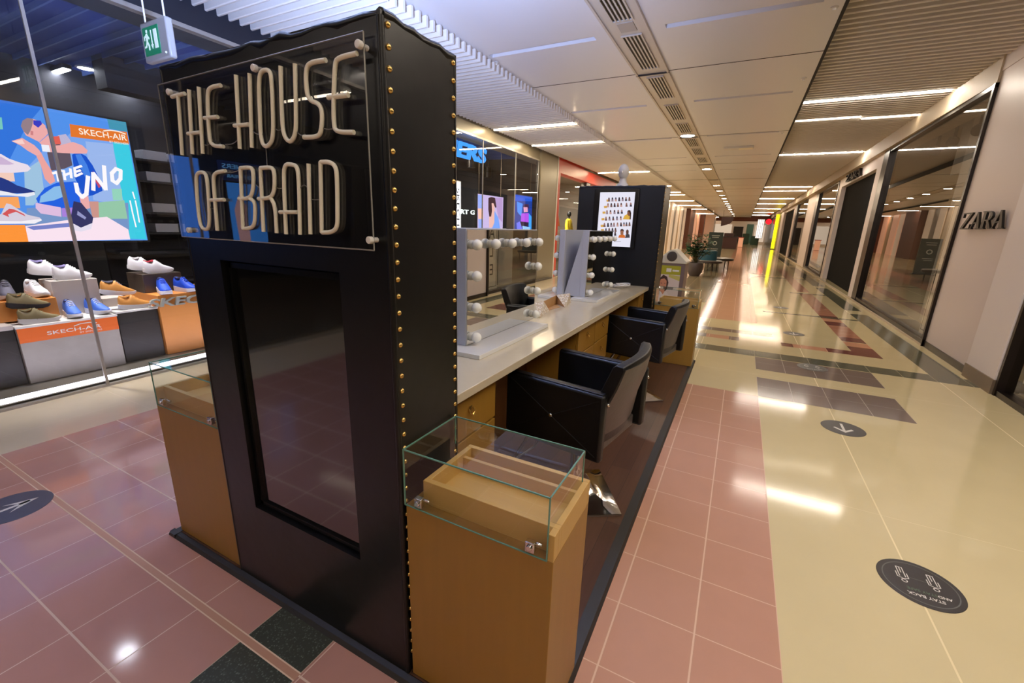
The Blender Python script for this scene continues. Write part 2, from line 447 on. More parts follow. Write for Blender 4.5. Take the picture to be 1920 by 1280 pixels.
# ------------------------------------------------------------------ ceiling
ZC, ZR, ZL = 3.78, 3.92, 3.65
PX0, PX1 = -3.50, 0.545
slots = []
for k in range(-4, 8):
    yy = 5.57 + 3.13 * k
    slots += [(-3.34, -1.90, yy, yy + 0.11), (-1.10, 0.36, yy, yy + 0.11)]
cx = sorted({PX0, -1.70, -1.28, PX1} | {s[0] for s in slots} | {s[1] for s in slots})
cy = sorted({YN, YF} | {s[2] for s in slots} | {s[3] for s in slots})
ce = MB()
for i in range(len(cx) - 1):
    for j in range(len(cy) - 1):
        mx_, my_ = (cx[i] + cx[i + 1]) / 2, (cy[j] + cy[j + 1]) / 2
        if -1.70 < mx_ < -1.28: continue
        if any(s[0] < mx_ < s[1] and s[2] < my_ < s[3] for s in slots): continue
        ce.use(M_white_ceil).quad((cx[i], cy[j], ZC), (cx[i], cy[j + 1], ZC), (cx[i + 1], cy[j + 1], ZC), (cx[i + 1], cy[j], ZC))
for a, b, c, d in slots:      # the unlit recessed troughs
    ce.use(M_white_ceil)
    h = ZC + 0.07
    ce.quad((a, c, h), (a, d, h), (b, d, h), (b, c, h))
    ce.quad((a, c, ZC), (a, c, h), (b, c, h), (b, c, ZC)); ce.quad((a, d, ZC), (b, d, ZC), (b, d, h), (a, d, h))
    ce.quad((a, c, ZC), (a, d, ZC), (a, d, h), (a, c, h)); ce.quad((b, c, ZC), (b, c, h), (b, d, h), (b, d, ZC))
# centre service strip, slightly lower, with its side lips
ce.use(M_grille).box(-1.70, -1.28, YN, YF, ZC - 0.012, ZC + 0.05)
ce.box(-1.715, -1.69, YN, YF, ZC - 0.03, ZC + 0.03); ce.box(-1.29, -1.265, YN, YF, ZC - 0.03, ZC + 0.03)
# panel joints
ce.use(M_seam)
k = 7.05 - 4.75 * 3
while k < YF:
    ce.box(PX0, PX1, k - 0.006, k + 0.006, ZC - 0.004, ZC + 0.002); ce.box(-1.72, -1.26, k - 0.006, k + 0.006, ZC - 0.033, ZC); k += 4.75
# edges of the panel
ce.use(M_void).box(PX1 - 0.004, PX1 + 0.03, YN, YF, ZC - 0.003, ZR + 0.3); ce.box(PX0 - 0.03, PX0, YN, YF, ZC - 0.0, ZC + 0.3)
struct('ceiling', ce, smooth=None, normals=False)

def slat_field(name, x0, x1, z, p, th, h, ya, yb):
    m = MB(); y = ya
    while y < yb:
        m.use(M_slat)
        c = th * 0.25
        m.prism([(x0, y, z + h), (x0, y, z + c), (x0, y + c, z), (x0, y + th - c, z), (x0, y + th, z + c), (x0, y + th, z + h)], (x1 - x0, 0, 0))
        y += p
    m.use(M_void).quad((x0 - 0.5, YN, z + h + 0.12), (x0 - 0.5, YF, z + h + 0.12), (x1 + 0.5, YF, z + h + 0.12), (x1 + 0.5, YN, z + h + 0.12))
    m.use(M_slat).quad((x0, yb, z), (x0, YF, z), (x1, YF, z), (x1, yb, z))
    return struct(name, m, smooth=None, normals=False)
slat_field('ceiling_left', -5.27, -3.36, ZL, 0.122, 0.032, 0.11, -4.0, 34.0)
slat_field('ceiling_right', 0.575, 2.72, ZR, 0.145, 0.034, 0.11, -4.0, 34.0)

# ------------------------------------------------------------------ ceiling lights
def tube(name_label, x0, x1, y, z, m, grp):
    t = thing('ceiling_light', name_label, 'light', ((x0 + x1) / 2, y, z), 0, grp)
    c = MB().box(x0, x1, y - 0.05, y + 0.05, z + 0.005, z + 0.05); obj('casing', c, M_lampwhite, t)
    d = MB(); n = 8
    d.loft([[(x, y + 0.04 * math.cos(math.pi * (1 + q / n)), z + 0.006 + 0.022 * math.sin(math.pi * (1 + q / n))) for q in range(n + 1)] for x in (x0 + 0.004, x1 - 0.004)], closed=False, caps=False)
    obj('diffuser', d, m, t)
    return t
ordn = ['nearest', 'second nearest', 'third nearest', 'fourth nearest', 'fifth nearest', 'sixth nearest', 'seventh nearest', 'eighth nearest', 'ninth nearest', 'tenth nearest', 'eleventh nearest', 'twelfth nearest', 'thirteenth nearest', 'fourteenth nearest']
for i, (y, x0, x1) in enumerate([(10.1, 0.62, 2.62), (11.62, 0.62, 1.74), (11.80, 1.78, 2.72), (16.2, 0.60, 2.64), (26.9, 0.58, 2.66), (29.3, 0.58, 2.68), (35.6, 0.55, 2.65), (41.6, 0.55, 2.6), (49.6, 0.5, 2.75), (58.0, 0.5, 2.6), (67.0, 0.5, 2.6), (76.0, 0.5, 2.6), (79.0, 0.5, 2.6)]):
    tube('long white strip light in the right slatted ceiling, %s of that row' % ordn[i], x0, x1, y, ZR, M_tube_dim if 11.5 < y < 12 else (M_tube if y < 20 else M_tubeF), 'strip lights in the right slatted ceiling')
for i, (y, x0, x1) in enumerate([(9.05, -5.25, -3.38), (11.05, -5.25, -3.38), (17.0, -5.25, -3.38), (22.5, -5.2, -3.38), (26.1, -5.2, -3.38), (28.0, -5.2, -3.38), (33.4, -5.2, -3.4), (39.4, -5.2, -3.4), (45.4, -5.2, -3.4), (56.7, -5.2, -3.4), (69.0, -5.2, -3.5), (76.0, -5.2, -3.5), (79.5, -5.2, -3.5)]):
    tube('long warm strip light in the left slatted ceiling, %s of that row' % ordn[i], x0, x1, y, ZL, M_tubeL if y < 20 else M_tubeF, 'strip lights in the left slatted ceiling')
# the rows go on behind the camera
for i, (y, x0, x1, z) in enumerate([(3.9, 0.62, 2.7, ZR), (2.2, 0.62, 2.7, ZR), (0.5, 0.62, 2.7, ZR), (-1.2, 0.62, 2.7, ZR), (-2.9, 0.62, 2.7, ZR), (-5.2, 0.62, 2.7, ZR), (-3.4, -5.25, -3.38, ZL), (-6.2, -5.25, -3.38, ZL)]):
    tube('long strip light in the ceiling behind the viewer, %s of those' % ordn[i], x0, x1, y, z, M_tubeN if y < 1 else M_tube, 'strip lights behind the viewer')

def lens_light(x, y, z, r, m, label, grp, name='downlight', drop=0.0):
    t = thing(name, label, 'light', (x, y, z), 0, grp)
    obj('rim', MB().lathe([(r * 1.0, 0.004), (r * 1.25, 0.004), (r * 1.28, -0.006), (r * 1.02, -0.012), (r * 1.0, 0.004)], (x, y, z)), M_lampwhite, t)
    obj('lens', MB().lathe([(0.002, -0.014), (r * 0.6, -0.013), (r * 1.0, -0.006), (r * 1.0, 0.0)], (x, y, z)), m, t)
    return t
for i, y in enumerate([11.6, 17.7, 23.9, 27.0, 30.1, 33.0, 36.0, 39.0, 42.0, 45.0, 48.2, 54.0, 60.0, 66.0]):
    lens_light(-1.50, y, ZC - 0.014, 0.15, M_down, 'round downlight in the central ceiling strip, %s of that row' % ordn[i], 'downlights in the central ceiling strip')
def grille(y0, y1, label):
    t = thing('ceiling_vent', label, 'vent', (-1.49, y0, ZC), 0, 'vents in the central ceiling strip')
    obj('backing', MB().box(-1.59, -1.37, y0, y1, ZC - 0.018, ZC - 0.0135), M_black, t)
    f = MB(); n = 5
    for q in range(n + 1):
        xx = -1.59 + 0.22 * q / n
        f.box(xx - 0.009, xx + 0.009, y0, y1, ZC - 0.03, ZC - 0.016)
    f.box(-1.60, -1.36, y0 - 0.012, y0, ZC - 0.03, ZC - 0.014); f.box(-1.60, -1.36, y1, y1 + 0.012, ZC - 0.03, ZC - 0.014)
    obj('frame', f, M_grille, t)
for i, (a, b) in enumerate([(4.72, 5.24), (5.66, 6.80), (7.2, 8.3), (8.8, 9.9), (10.3, 11.2), (12.0, 13.0), (13.4, 14.4), (15.0, 16.0)]):
    grille(a, b, 'slotted white air vent in the central ceiling strip, %s' % ordn[i])
def small_box(name, x0, x1, y0, y1, d, m, label, cat, grp=None):
    return tag(obj(name, MB().box(x0, x1, y0, y1, ZC - d, ZC - 0.001), m, bevel=0.004), label, cat, grp)
small_box('speaker_grille', -1.57, -1.39, 5.32, 5.56, 0.02, mat('pale_grey_panel', (190, 180, 168), 0.5), 'square grey panel between the two nearest ceiling vents', 'panel')
t_ = thing('emergency_light', 'flat rectangular emergency light on the white ceiling panel', 'light', (-0.45, 13.6, ZC))
obj('casing', MB().box(-0.80, -0.10, 13.45, 13.75, ZC - 0.05, ZC - 0.001), M_lampwhite, t_, bevel=0.006)
obj('diffuser', MB().box(-0.44, -0.12, 13.44, 13.7, ZC - 0.055, ZC - 0.05), mat('pale_diffuser', (250, 244, 220), 0.3), t_)
for i, (x, y) in enumerate([(0.47, 5.84), (0.44, 8.1), (0.43, 12.0), (-3.38, 5.85)]):
    o = obj('sprinkler_head', MB().lathe([(0.035, 0), (0.035, -0.008), (0.018, -0.012), (0.016, -0.03), (0.006, -0.034)], (x, y, ZC), 16), M_lampwhite)
    tag(o, ['small round sprinkler head at the nearest right corner of the white ceiling', 'small round sprinkler head, second along the right edge of the white ceiling', 'small round sprinkler head, third along the right edge of the white ceiling', 'small round sprinkler head at the left edge of the white ceiling'][i], 'sprinkler', 'sprinkler heads')

# ------------------------------------------------------------------ right wall
def rbox(m, a0, a1, y0, y1, z0, z1):
    b = MB().box(a0, a1, y0, y1, z0, z1); return b.xf(RW)
w = MB()
def wb(mm, a0, a1, y0, y1, z0, z1):
    w.use(mm); q = MB().box(a0, a1, y0, y1, z0, z1).xf(RW); w.add(q.v, q.f)
wb(M_wall, 0.0, 0.3, 6.95, 8.60, 0.09, 4.0)
wb(M_darkframe, -0.015, 0.0, 6.98, 8.60, 0.0, 0.09)
wb(M_wall2, -0.02, 0.25, 14.32, 14.95, 0.0, 3.62); wb(M_wall2, -0.02, 0.25, 20.35, 21.0, 0.0, 3.62)
wb(M_wall2, -0.02, 0.25, 14.95, 20.35, 3.32, 3.62)
wb(M_wall2, -0.04, 0.25, 27.5, 30.6, 0.0, 3.7); wb(M_wall2, -0.02, 0.25, 37.2, 38.8, 0.0, 3.7); wb(M_wall2, -0.02, 0.25, 38.8, 47.5, 3.45, 3.7); wb(M_wall2, -0.05, 0.25, 47.5, 50.5, 0, 3.7)
wb(M_fascia, -0.03, 0.5, 8.60, 80.0, 3.62, 4.1)
wb(M_wall, -0.01, 0.3, 6.95, 8.60, 3.75, 4.1)
wb(M_fascia, -0.02, 0.5, -9.0, 6.95, 3.62, 4.1)
wb(M_steel, 0.0, 0.1, 50.5, 54.6, 0.0, 3.62); wb(M_darkframe, 0.02, 0.2, 57.0, 80.0, 0, 3.62)
struct('wall_right', w, smooth=None)
p = MB().box(-0.05, 0.35, 6.27, 6.98, 0.16, 4.0).xf(RW); struct('trim_1', p, M_wall2, smooth=None)
p = MB().box(-0.062, 0.36, 6.258, 6.985, 0.0, 0.16).xf(RW); struct('baseboard_right', p, M_steel, smooth=None)
p = MB().box(-0.04, 0.0, 8.62, 50.0, 0.0, 0.03).xf(RW); struct('trim_2', p, M_fascia, smooth=None)

def shop_window(n, y0, y1, z0, z1, jn, jf, side, glassm, xf, a=0.0, mull=()):
    fr = MB()
    for bx in [(a - 0.04, a + 0.14, y0, y0 + jn, 0.0, z1), (a - 0.04, a + 0.14, y1 - jf, y1, 0.0, z1), (a - 0.03, a + 0.12, y0, y1, 0.0, z0), (a - 0.03, a + 0.12, y0, y1, z1 - 0.06, z1)]:
        q = MB().box(*bx).xf(xf); fr.add(q.v, q.f)
    for y in mull:
        q = MB().box(a - 0.01, a + 0.05, y - 0.03, y + 0.03, z0, z1).xf(xf); fr.add(q.v, q.f)
    o = struct('window_%d' % n, fr, M_darkframe, smooth=None)
    g = MB().quad((a + 0.03, y0 + jn, z0), (a + 0.03, y1 - jf, z0), (a + 0.03, y1 - jf, z1 - 0.06), (a + 0.03, y0 + jn, z1 - 0.06)).xf(xf)
    obj('pane', g, glassm, o, smooth=None, normals=False)
    return o
shop_window(1, 8.60, 14.32, 0.10, 3.62, 0.06, 0.50, 1, M_glassdark, RW)
shop_window(2, 21.0, 27.5, 0.08, 3.62, 0.12, 0.9, 1, M_glassdark, RW)
shop_window(3, 30.6, 37.2, 0.08, 3.62, 0.12, 0.9, 1, M_glassdark, RW)
shop_window(4, -9.0, 6.25, 0.06, 3.62, 0.1, 0.04, 1, M_glassdark, RW)
shop_window(5, 50.7, 57.0, 0.08, 3.62, 0.2, 0.5, 1, M_glassdark, RW)
d = MB().box(0.12, 0.2, 14.95, 20.35, 0.0, 3.32).xf(RW); struct('door_1', d, M_shutter, smooth=None)
d = MB().box(0.12, 0.2, 38.8, 47.5, 0.0, 3.45).xf(RW); struct('door_2', d, M_shutter, smooth=None)
# what lies behind the right-hand panes: dim empty shops
M_dim = mat('dim_shop_interior', (150, 142, 130), 0.7); M_dimfloor = mat('dim_shop_floor', (180, 168, 150), 0.25)
rm = MB()
for y0, y1 in ((-9.0, 6.25), (8.66, 14.0), (21.1, 26.7), (30.7, 36.4), (50.8, 56.5)):
    rm.use(M_dim)
    for bx in [(3.4, 3.5, y0 - 0.3, y1 + 0.3, 0, 3.7), (0.2, 3.5, y0 - 0.3, y0 - 0.2, 0, 3.7), (0.2, 3.5, y1 + 0.3, y1 + 0.4, 0, 3.7), (0.16, 3.5, y0 - 0.3, y1 + 0.4, 3.68, 3.74)]:
        q = MB().box(*bx).xf(RW); rm.add(q.v, q.f)
    rm.use(M_dimfloor); q = MB().box(0.13, 3.4, y0 - 0.3, y1 + 0.3, 0.02, 0.06).xf(RW); rm.add(q.v, q.f)
struct('wall_right_interior', rm, smooth=None)
b = MB().box(0.5, 1.0, 10.1, 10.95, 0.06, 3.66).xf(RW); struct('trim_4', b, mat('grey_inner_pillar', (170, 168, 164), 0.6), smooth=None)
x_, y_, z_ = RW((0.10, 9.0, 0.1))
t = thing('sale_board', 'tall white board with black upright letters standing just inside the big right window', 'board', (x_, y_, 0.101))
obj('board', MB().box(x_ - 0.012, x_ + 0.012, 8.72, 9.28, 0.101, 2.15), mat('white_board', (226, 222, 208), 0.5), t)
q = MB()
for bx in ((8.76, 8.775, 0.16, 2.1), (9.225, 9.24, 0.16, 2.1)): q.box(x_ - 0.0145, x_ - 0.0125, *bx)
for bx in ((8.76, 9.24, 0.16, 0.175), (8.76, 9.24, 2.085, 2.1)): q.box(x_ - 0.0145, x_ - 0.0125, *bx)
for ch, z0 in (('S', 1.74), ('A', 1.31), ('L', 0.88), ('E', 0.45)): q.text(ch, (x_ - 0.0135, 9.0, z0), (0, -1, 0), (0, 0, 1), 0.26, align='CENTER')
obj('print', q, M_black, t, smooth=None, normals=False)
bk = MB().box(0.5, 0.7, 8.9, 11.4, 2.75, 3.6).xf(RW); struct('trim_3', bk, mat('grey_bulkhead', (120, 114, 106), 0.6), smooth=None)
for i, (a, y) in enumerate([(0.45, 9.5), (0.5, 10.6), (0.5, 11.7), (0.55, 12.8)]):
    x_, y_, z_ = RW((a, y, 3.3))
    t = thing('track_spotlight', 'dark track spotlight behind the big right window, %s' % ordn[i], 'light', (x_, y_, 3.3), 0, 'unlit track spotlights in the right window')
    obj('stem', MB().tube([(x_, y_, 3.68), (x_, y_, 3.42)], 0.025, 8), M_black, t)
    obj('head', MB().tube([(x_ - 0.05, y_ - 0.12, 3.36), (x_ + 0.03, y_ + 0.14, 3.42)], 0.09, 14), M_black, t)

# big black ZARA letters on the white wall, stroke by stroke
def glyph(parts, org, ux, uy, h, depth):
    m = MB(); org = Vector(org); ux = Vector(ux); uy = Vector(uy); nz = ux.cross(uy) * depth
    for pts in parts:
        m.prism([org + ux * (a * h) + uy * (b * h) for a, b in pts], nz)
    return m
def ring(cx, cy, rx, ry, a0, a1, t, n=8):
    o_, i_ = [], []
    for k in range(n + 1):
        a = math.radians(a0 + (a1 - a0) * k / n)
        o_.append((cx + rx * math.cos(a), cy + ry * math.sin(a))); i_.append((cx + (rx - t) * math.cos(a), cy + (ry - t * 0.35) * math.sin(a)))
    return [[o_[k], o_[k + 1], i_[k + 1], i_[k]] for k in range(n)]
GZ = [[(0.02, 1), (0.86, 1), (0.86, 0.93), (0.02, 0.93)], [(0.0, 0.07), (0.22, 0.07), (0.86, 0.93), (0.64, 0.93)], [(0, 0), (0.86, 0), (0.86, 0.07), (0, 0.07)], [(0.02, 0.93), (0.07, 0.93), (0.05, 0.70), (0.02, 0.70)], [(0.86, 0.07), (0.81, 0.07), (0.83, 0.3), (0.86, 0.3)]]
GA = [[(0.06, 0.0), (0.13, 0.0), (0.52, 1.0), (0.45, 1.0)], [(0.62, 0.0), (0.88, 0.0), (0.54, 1.0), (0.42, 1.0)], [(0.2, 0.33), (0.7, 0.33), (0.68, 0.40), (0.23, 0.40)], [(0, 0), (0.22, 0), (0.22, 0.05), (0, 0.05)], [(0.55, 0), (0.96, 0), (0.96, 0.05), (0.55, 0.05)]]
GR = [[(0.1, 0), (0.32, 0), (0.32, 1), (0.1, 1)], [(0.0, 0), (0.42, 0), (0.42, 0.05), (0, 0.05)], [(0.0, 0.95), (0.4, 0.95), (0.4, 1.0), (0, 1.0)], [(0.32, 0.94), (0.5, 0.94), (0.5, 1.0), (0.32, 1.0)], [(0.32, 0.46), (0.5, 0.46), (0.5, 0.52), (0.32, 0.52)], [(0.42, 0.48), (0.62, 0.48), (0.95, 0.0), (0.72, 0.0)]] + ring(0.5, 0.73, 0.36, 0.27, -90, 90, 0.2)
def zara_sign(label, y0, z, h, adv, depth, standoff, sy=1.0):
    x_, y_, z_ = RW((0, y0, z))
    t = thing('wall_letters', label, 'sign', (x_, y_, z_), 0, 'shop name letters on the right wall')
    y = y0
    for nm, G, wd in (('letter', GZ, 0.84), ('letter', GA, 0.84), ('letter', GR, 0.9), ('letter', GA, 0.9)):
        m = glyph(G, (x_ - standoff, y, z), (0.02, -sy, 0), (0, 0, 1), h, depth)
        obj(nm, m, M_letter, t, smooth=None)
        y -= adv * wd
    return t
M_letter = mat('black_sign_metal', (15, 13, 14), 0.35)
zara_sign('big black ZARA letters standing off the white wall at right', 8.30, 1.735, 0.215, 0.33, 0.018, 0.045, 1.38)
zara_sign('dark ZARA letters above the black doorway in the right shop front', 18.9, 3.36, 0.22, 0.62, 0.03, 0.06, 2.6)

# yellow light column at a far shop front
t = thing('light_column', 'tall glowing yellow light column by the far right shop front', 'light', (2.95, 54.9, 0))
obj('tube', MB().box(2.78, 3.12, 54.7, 55.0, 0.08, 3.6), emitter('yellow_light', (255, 225, 20), 2.2), t)
obj('base', MB().box(2.74, 3.16, 54.66, 55.04, 0.0, 0.08), M_darkframe, t)

# ------------------------------------------------------------------ left wall: shop front of the shoe shop
def lbox(mb, a0, a1, y0, y1, z0, z1):
    q = MB().box(a0, a1, y0, y1, z0, z1).xf(LW); mb.add(q.v, q.f); return mb
w = MB()
lbox(w.use(M_fascia_l), 0.02, 0.48, 6.2, 12.9, 3.43, 4.0); lbox(w.use(M_fascia_n), 0.02, 0.48, -9.0, 6.2, 3.43, 4.0)  # near stretch is darker than the far stretch
lbox(w.use(M_fascia_l), -0.04, 0.10, 12.02, 13.35, 0.0, 3.9)
lbox(w.use(M_darkframe), 0.0, 0.08, 11.95, 12.02, 0.0, 3.43)
M_redpaint = mat('red_shop_front', (206, 52, 30), 0.4)
lbox(w.use(M_lampwhite), -0.05, 0.02, 13.35, 13.42, 0, 3.7)
lbox(w.use(M_redpaint), -0.03, 0.07, 13.42, 13.66, 0.0, 3.75); lbox(w, -0.03, 0.3, 13.66, 21.0, 3.28, 3.8)
lbox(w, -0.03, 0.3, 20.5, 21.0, 0.0, 3.3)
lbox(w.use(M_darkframe), 0.0, 0.2, 16.6, 17.1, 0, 3.3)
M_beige = mat('beige_shop_front', (196, 172, 140), 0.35)
lbox(w.use(M_beige), -0.03, 0.4, 21.0, 30.0, 0, 3.9)
M_stripeA = mat('added_glow_pale', (226, 206, 186), 0.3, emit=(255, 222, 186), estr=0.22); M_stripeB = mat('grey_shop_panel', (150, 140, 132), 0.3); M_peach = mat('added_glow_peach', (236, 178, 150), 0.35, emit=(255, 190, 150), estr=0.3); M_brown = mat('brown_column_wood', (104, 56, 34), 0.4)  # pale and peach fronts are given a glow to brighten the far mall
X0 = -5.0
y = 30.0; k = 0
while y < 44.5:
    w.use([M_stripeA, M_stripeB, M_stripeA, M_beige][k % 4]).box(X0 - 0.4, X0 - 0.05 * (k % 2), y, y + 1.3, 0, 3.7); y += 1.3; k += 1
w.use(M_brown).box(X0 - 0.4, X0 + 0.35, 44.6, 48.8, 0, 3.7)
y = 48.8; k = 0
while y < 66:
    w.use([M_peach, M_stripeA, M_peach, M_beige, M_peach, M_brown][k % 6]).box(X0 - 0.4, X0 - 0.1 * (k % 2), y, y + 2.0, 0, 3.7); y += 2.0; k += 1
w.use(M_wall2).box(X0 - 0.4, X0 + 1.2, 66.5, 70.0, 0, 3.7)
w.use(M_beige).box(X0 - 0.4, X0, 70, 82, 0, 3.7)
w.use(M_brown).box(X0 - 0.1, X0 + 0.5, 59.0, 60.5, 0, 3.7)
struct('wall_left', w, smooth=None)
# the far end of the mall
w = MB()
w.use(M_wall2).box(-7.5, 4.5, 81.5, 82.0, 0, 4.2)
M_endglow = emitter('added_end_glow', (255, 226, 196), 0.5)  # glowing panels added to lighten the dark end wall
w.use(M_endglow).box(-5.6, -1.9, 81.35, 81.48, 0.3, 2.9); w.box(1.5, 2.9, 81.35, 81.48, 0.3, 2.9)
w.use(mat('dark_red_beam', (120, 62, 44), 0.5)).box(-7.5, 4.5, 72.0, 73.0, 3.25, 4.0)
w.use(mat('teal_shop_front', (70, 110, 104), 0.4)).box(0.3, 1.25, 81.3, 81.5, 0, 3.0)
w.use(M_darkframe).box(-1.6, -0.2, 81.3, 81.5, 0, 2.6)
struct('wall_far', w, smooth=None)
w = MB(); w.use(M_wall2).box(-11, 6, YN - 0.2, YN, 0, 4.2); struct('wall_behind', w, smooth=None)

# glass of the shoe shop
for i, (a, b) in enumerate([(-9.0, -3.5), (-3.5, -0.9), (-0.9, 1.66), (1.66, 4.2), (4.2, 6.5), (6.5, 8.78), (8.78, 10.45), (10.45, 11.95)]):
    fr = MB()
    lbox(fr, 0.0, 0.05, a, b, 0.0, 0.022); lbox(fr, -0.004, 0.016, b - 0.011, b + 0.011, 0.02, 3.43); lbox(fr, -0.02, 0.06, a, b, 3.40, 3.44)
    o = struct('window_%d' % (6 + i), fr, mat('seam_metal_%d' % i, (172, 166, 158), 0.35, metal=0.4), smooth=None)
    g = MB().quad((0.006, a + 0.012, 0.02), (0.006, b - 0.012, 0.02), (0.006, b - 0.012, 3.41), (0.006, a + 0.012, 3.41)).xf(LW)
    obj('pane', g, M_glass, o, smooth=None, normals=False)
g = MB().quad((0.05, 13.66, 0.1), (0.05, 16.6, 0.1), (0.05, 16.6, 3.28), (0.05, 13.66, 3.28)).xf(LW); o = struct('window_14', g, M_glass, smooth=None, normals=False)
g = MB().quad((0.05, 17.1, 0.1), (0.05, 20.5, 0.1), (0.05, 20.5, 3.28), (0.05, 17.1, 3.28)).xf(LW); o = struct('window_15', g, M_glass, smooth=None, normals=False)

# shoe shop shell
M_shopdark = mat('dark_shop_wall', (40, 40, 46), 0.6); M_shopfloor = mat('dark_grey_shop_floor', (92, 86, 78), 0.3, noise=0.1); M_shopceil = mat('blue_light_tinted_ceiling', (34, 66, 160), 0.5); M_shopline = mat('blue_light_tinted_batten', (90, 120, 190), 0.5)  # blue light on ceiling and battens is put into their colours
w = MB()
w.use(M_shopfloor).box(-11.6, -5.30, YN, 13.0, 0.0, 0.04)
w.use(M_shopdark).box(-11.7, -11.6, YN, 13.2, 0, 4.2); w.box(-11.6, -5.75, 13.0, 13.1, 0, 4.2); w.box(-11.6, -5.75, YN - 0.1, YN, 0, 4.2)
w.use(M_shopceil).box(-11.6, -5.6, YN, 13.0, 3.66, 3.74)
yy = -4.0
while yy < 12.6:
    w.use(M_shopline).box(-9.2, -5.72, yy, yy + 0.02, 3.60, 3.66); yy += 0.24
w.use(M_shopdark).box(-9.5, -9.2, YN, 13.0, 3.0, 3.66); w.box(-8.2, -7.9, 3.2, 13.0, 3.25, 3.66)
struct('wall_shop_interior', w, smooth=None)
w = MB()
w.use(M_shopfloor).box(-9.0, -5.45, 13.45, 21.0, 0.0, 0.05); w.use(mat('grey_shop_wall', (120, 110, 98), 0.6)).box(-9.1, -9.0, 13.45, 21.0, 0, 3.7); w.box(-9.0, -5.8, 20.9, 21.0, 0, 3.7); w.box(-9.0, -5.8, 13.40, 13.45, 0, 3.7); w.box(-9.0, -5.5, 13.45, 21, 3.66, 3.72)
struct('wall_red_shop_interior', w, smooth=None)
for i, (x, y) in enumerate([(-6.4, 14.6), (-7.4, 15.8), (-6.6, 18.2)]):
    lens_light(x, y, 3.65, 0.12, M_down, 'round downlight in the red shop ceiling, %s' % ordn[i], 'downlights in the red shop ceiling')
    area_light('shop_downlight_beam', (x, y, 3.63), 0.2, 0.2, 170, (1.0, 0.93, 0.8))
for i, (x, y) in enumerate([(-7.2, 8.6), (-8.2, 10.6)]):
    lens_light(x, y, 3.58, 0.10, M_down, 'round downlight deep in the far part of the shoe shop, %s' % ordn[i], 'downlights deep in the shoe shop')
    area_light('shop_downlight_beam', (x, y, 3.56), 0.2, 0.2, 110, (1.0, 0.92, 0.76))

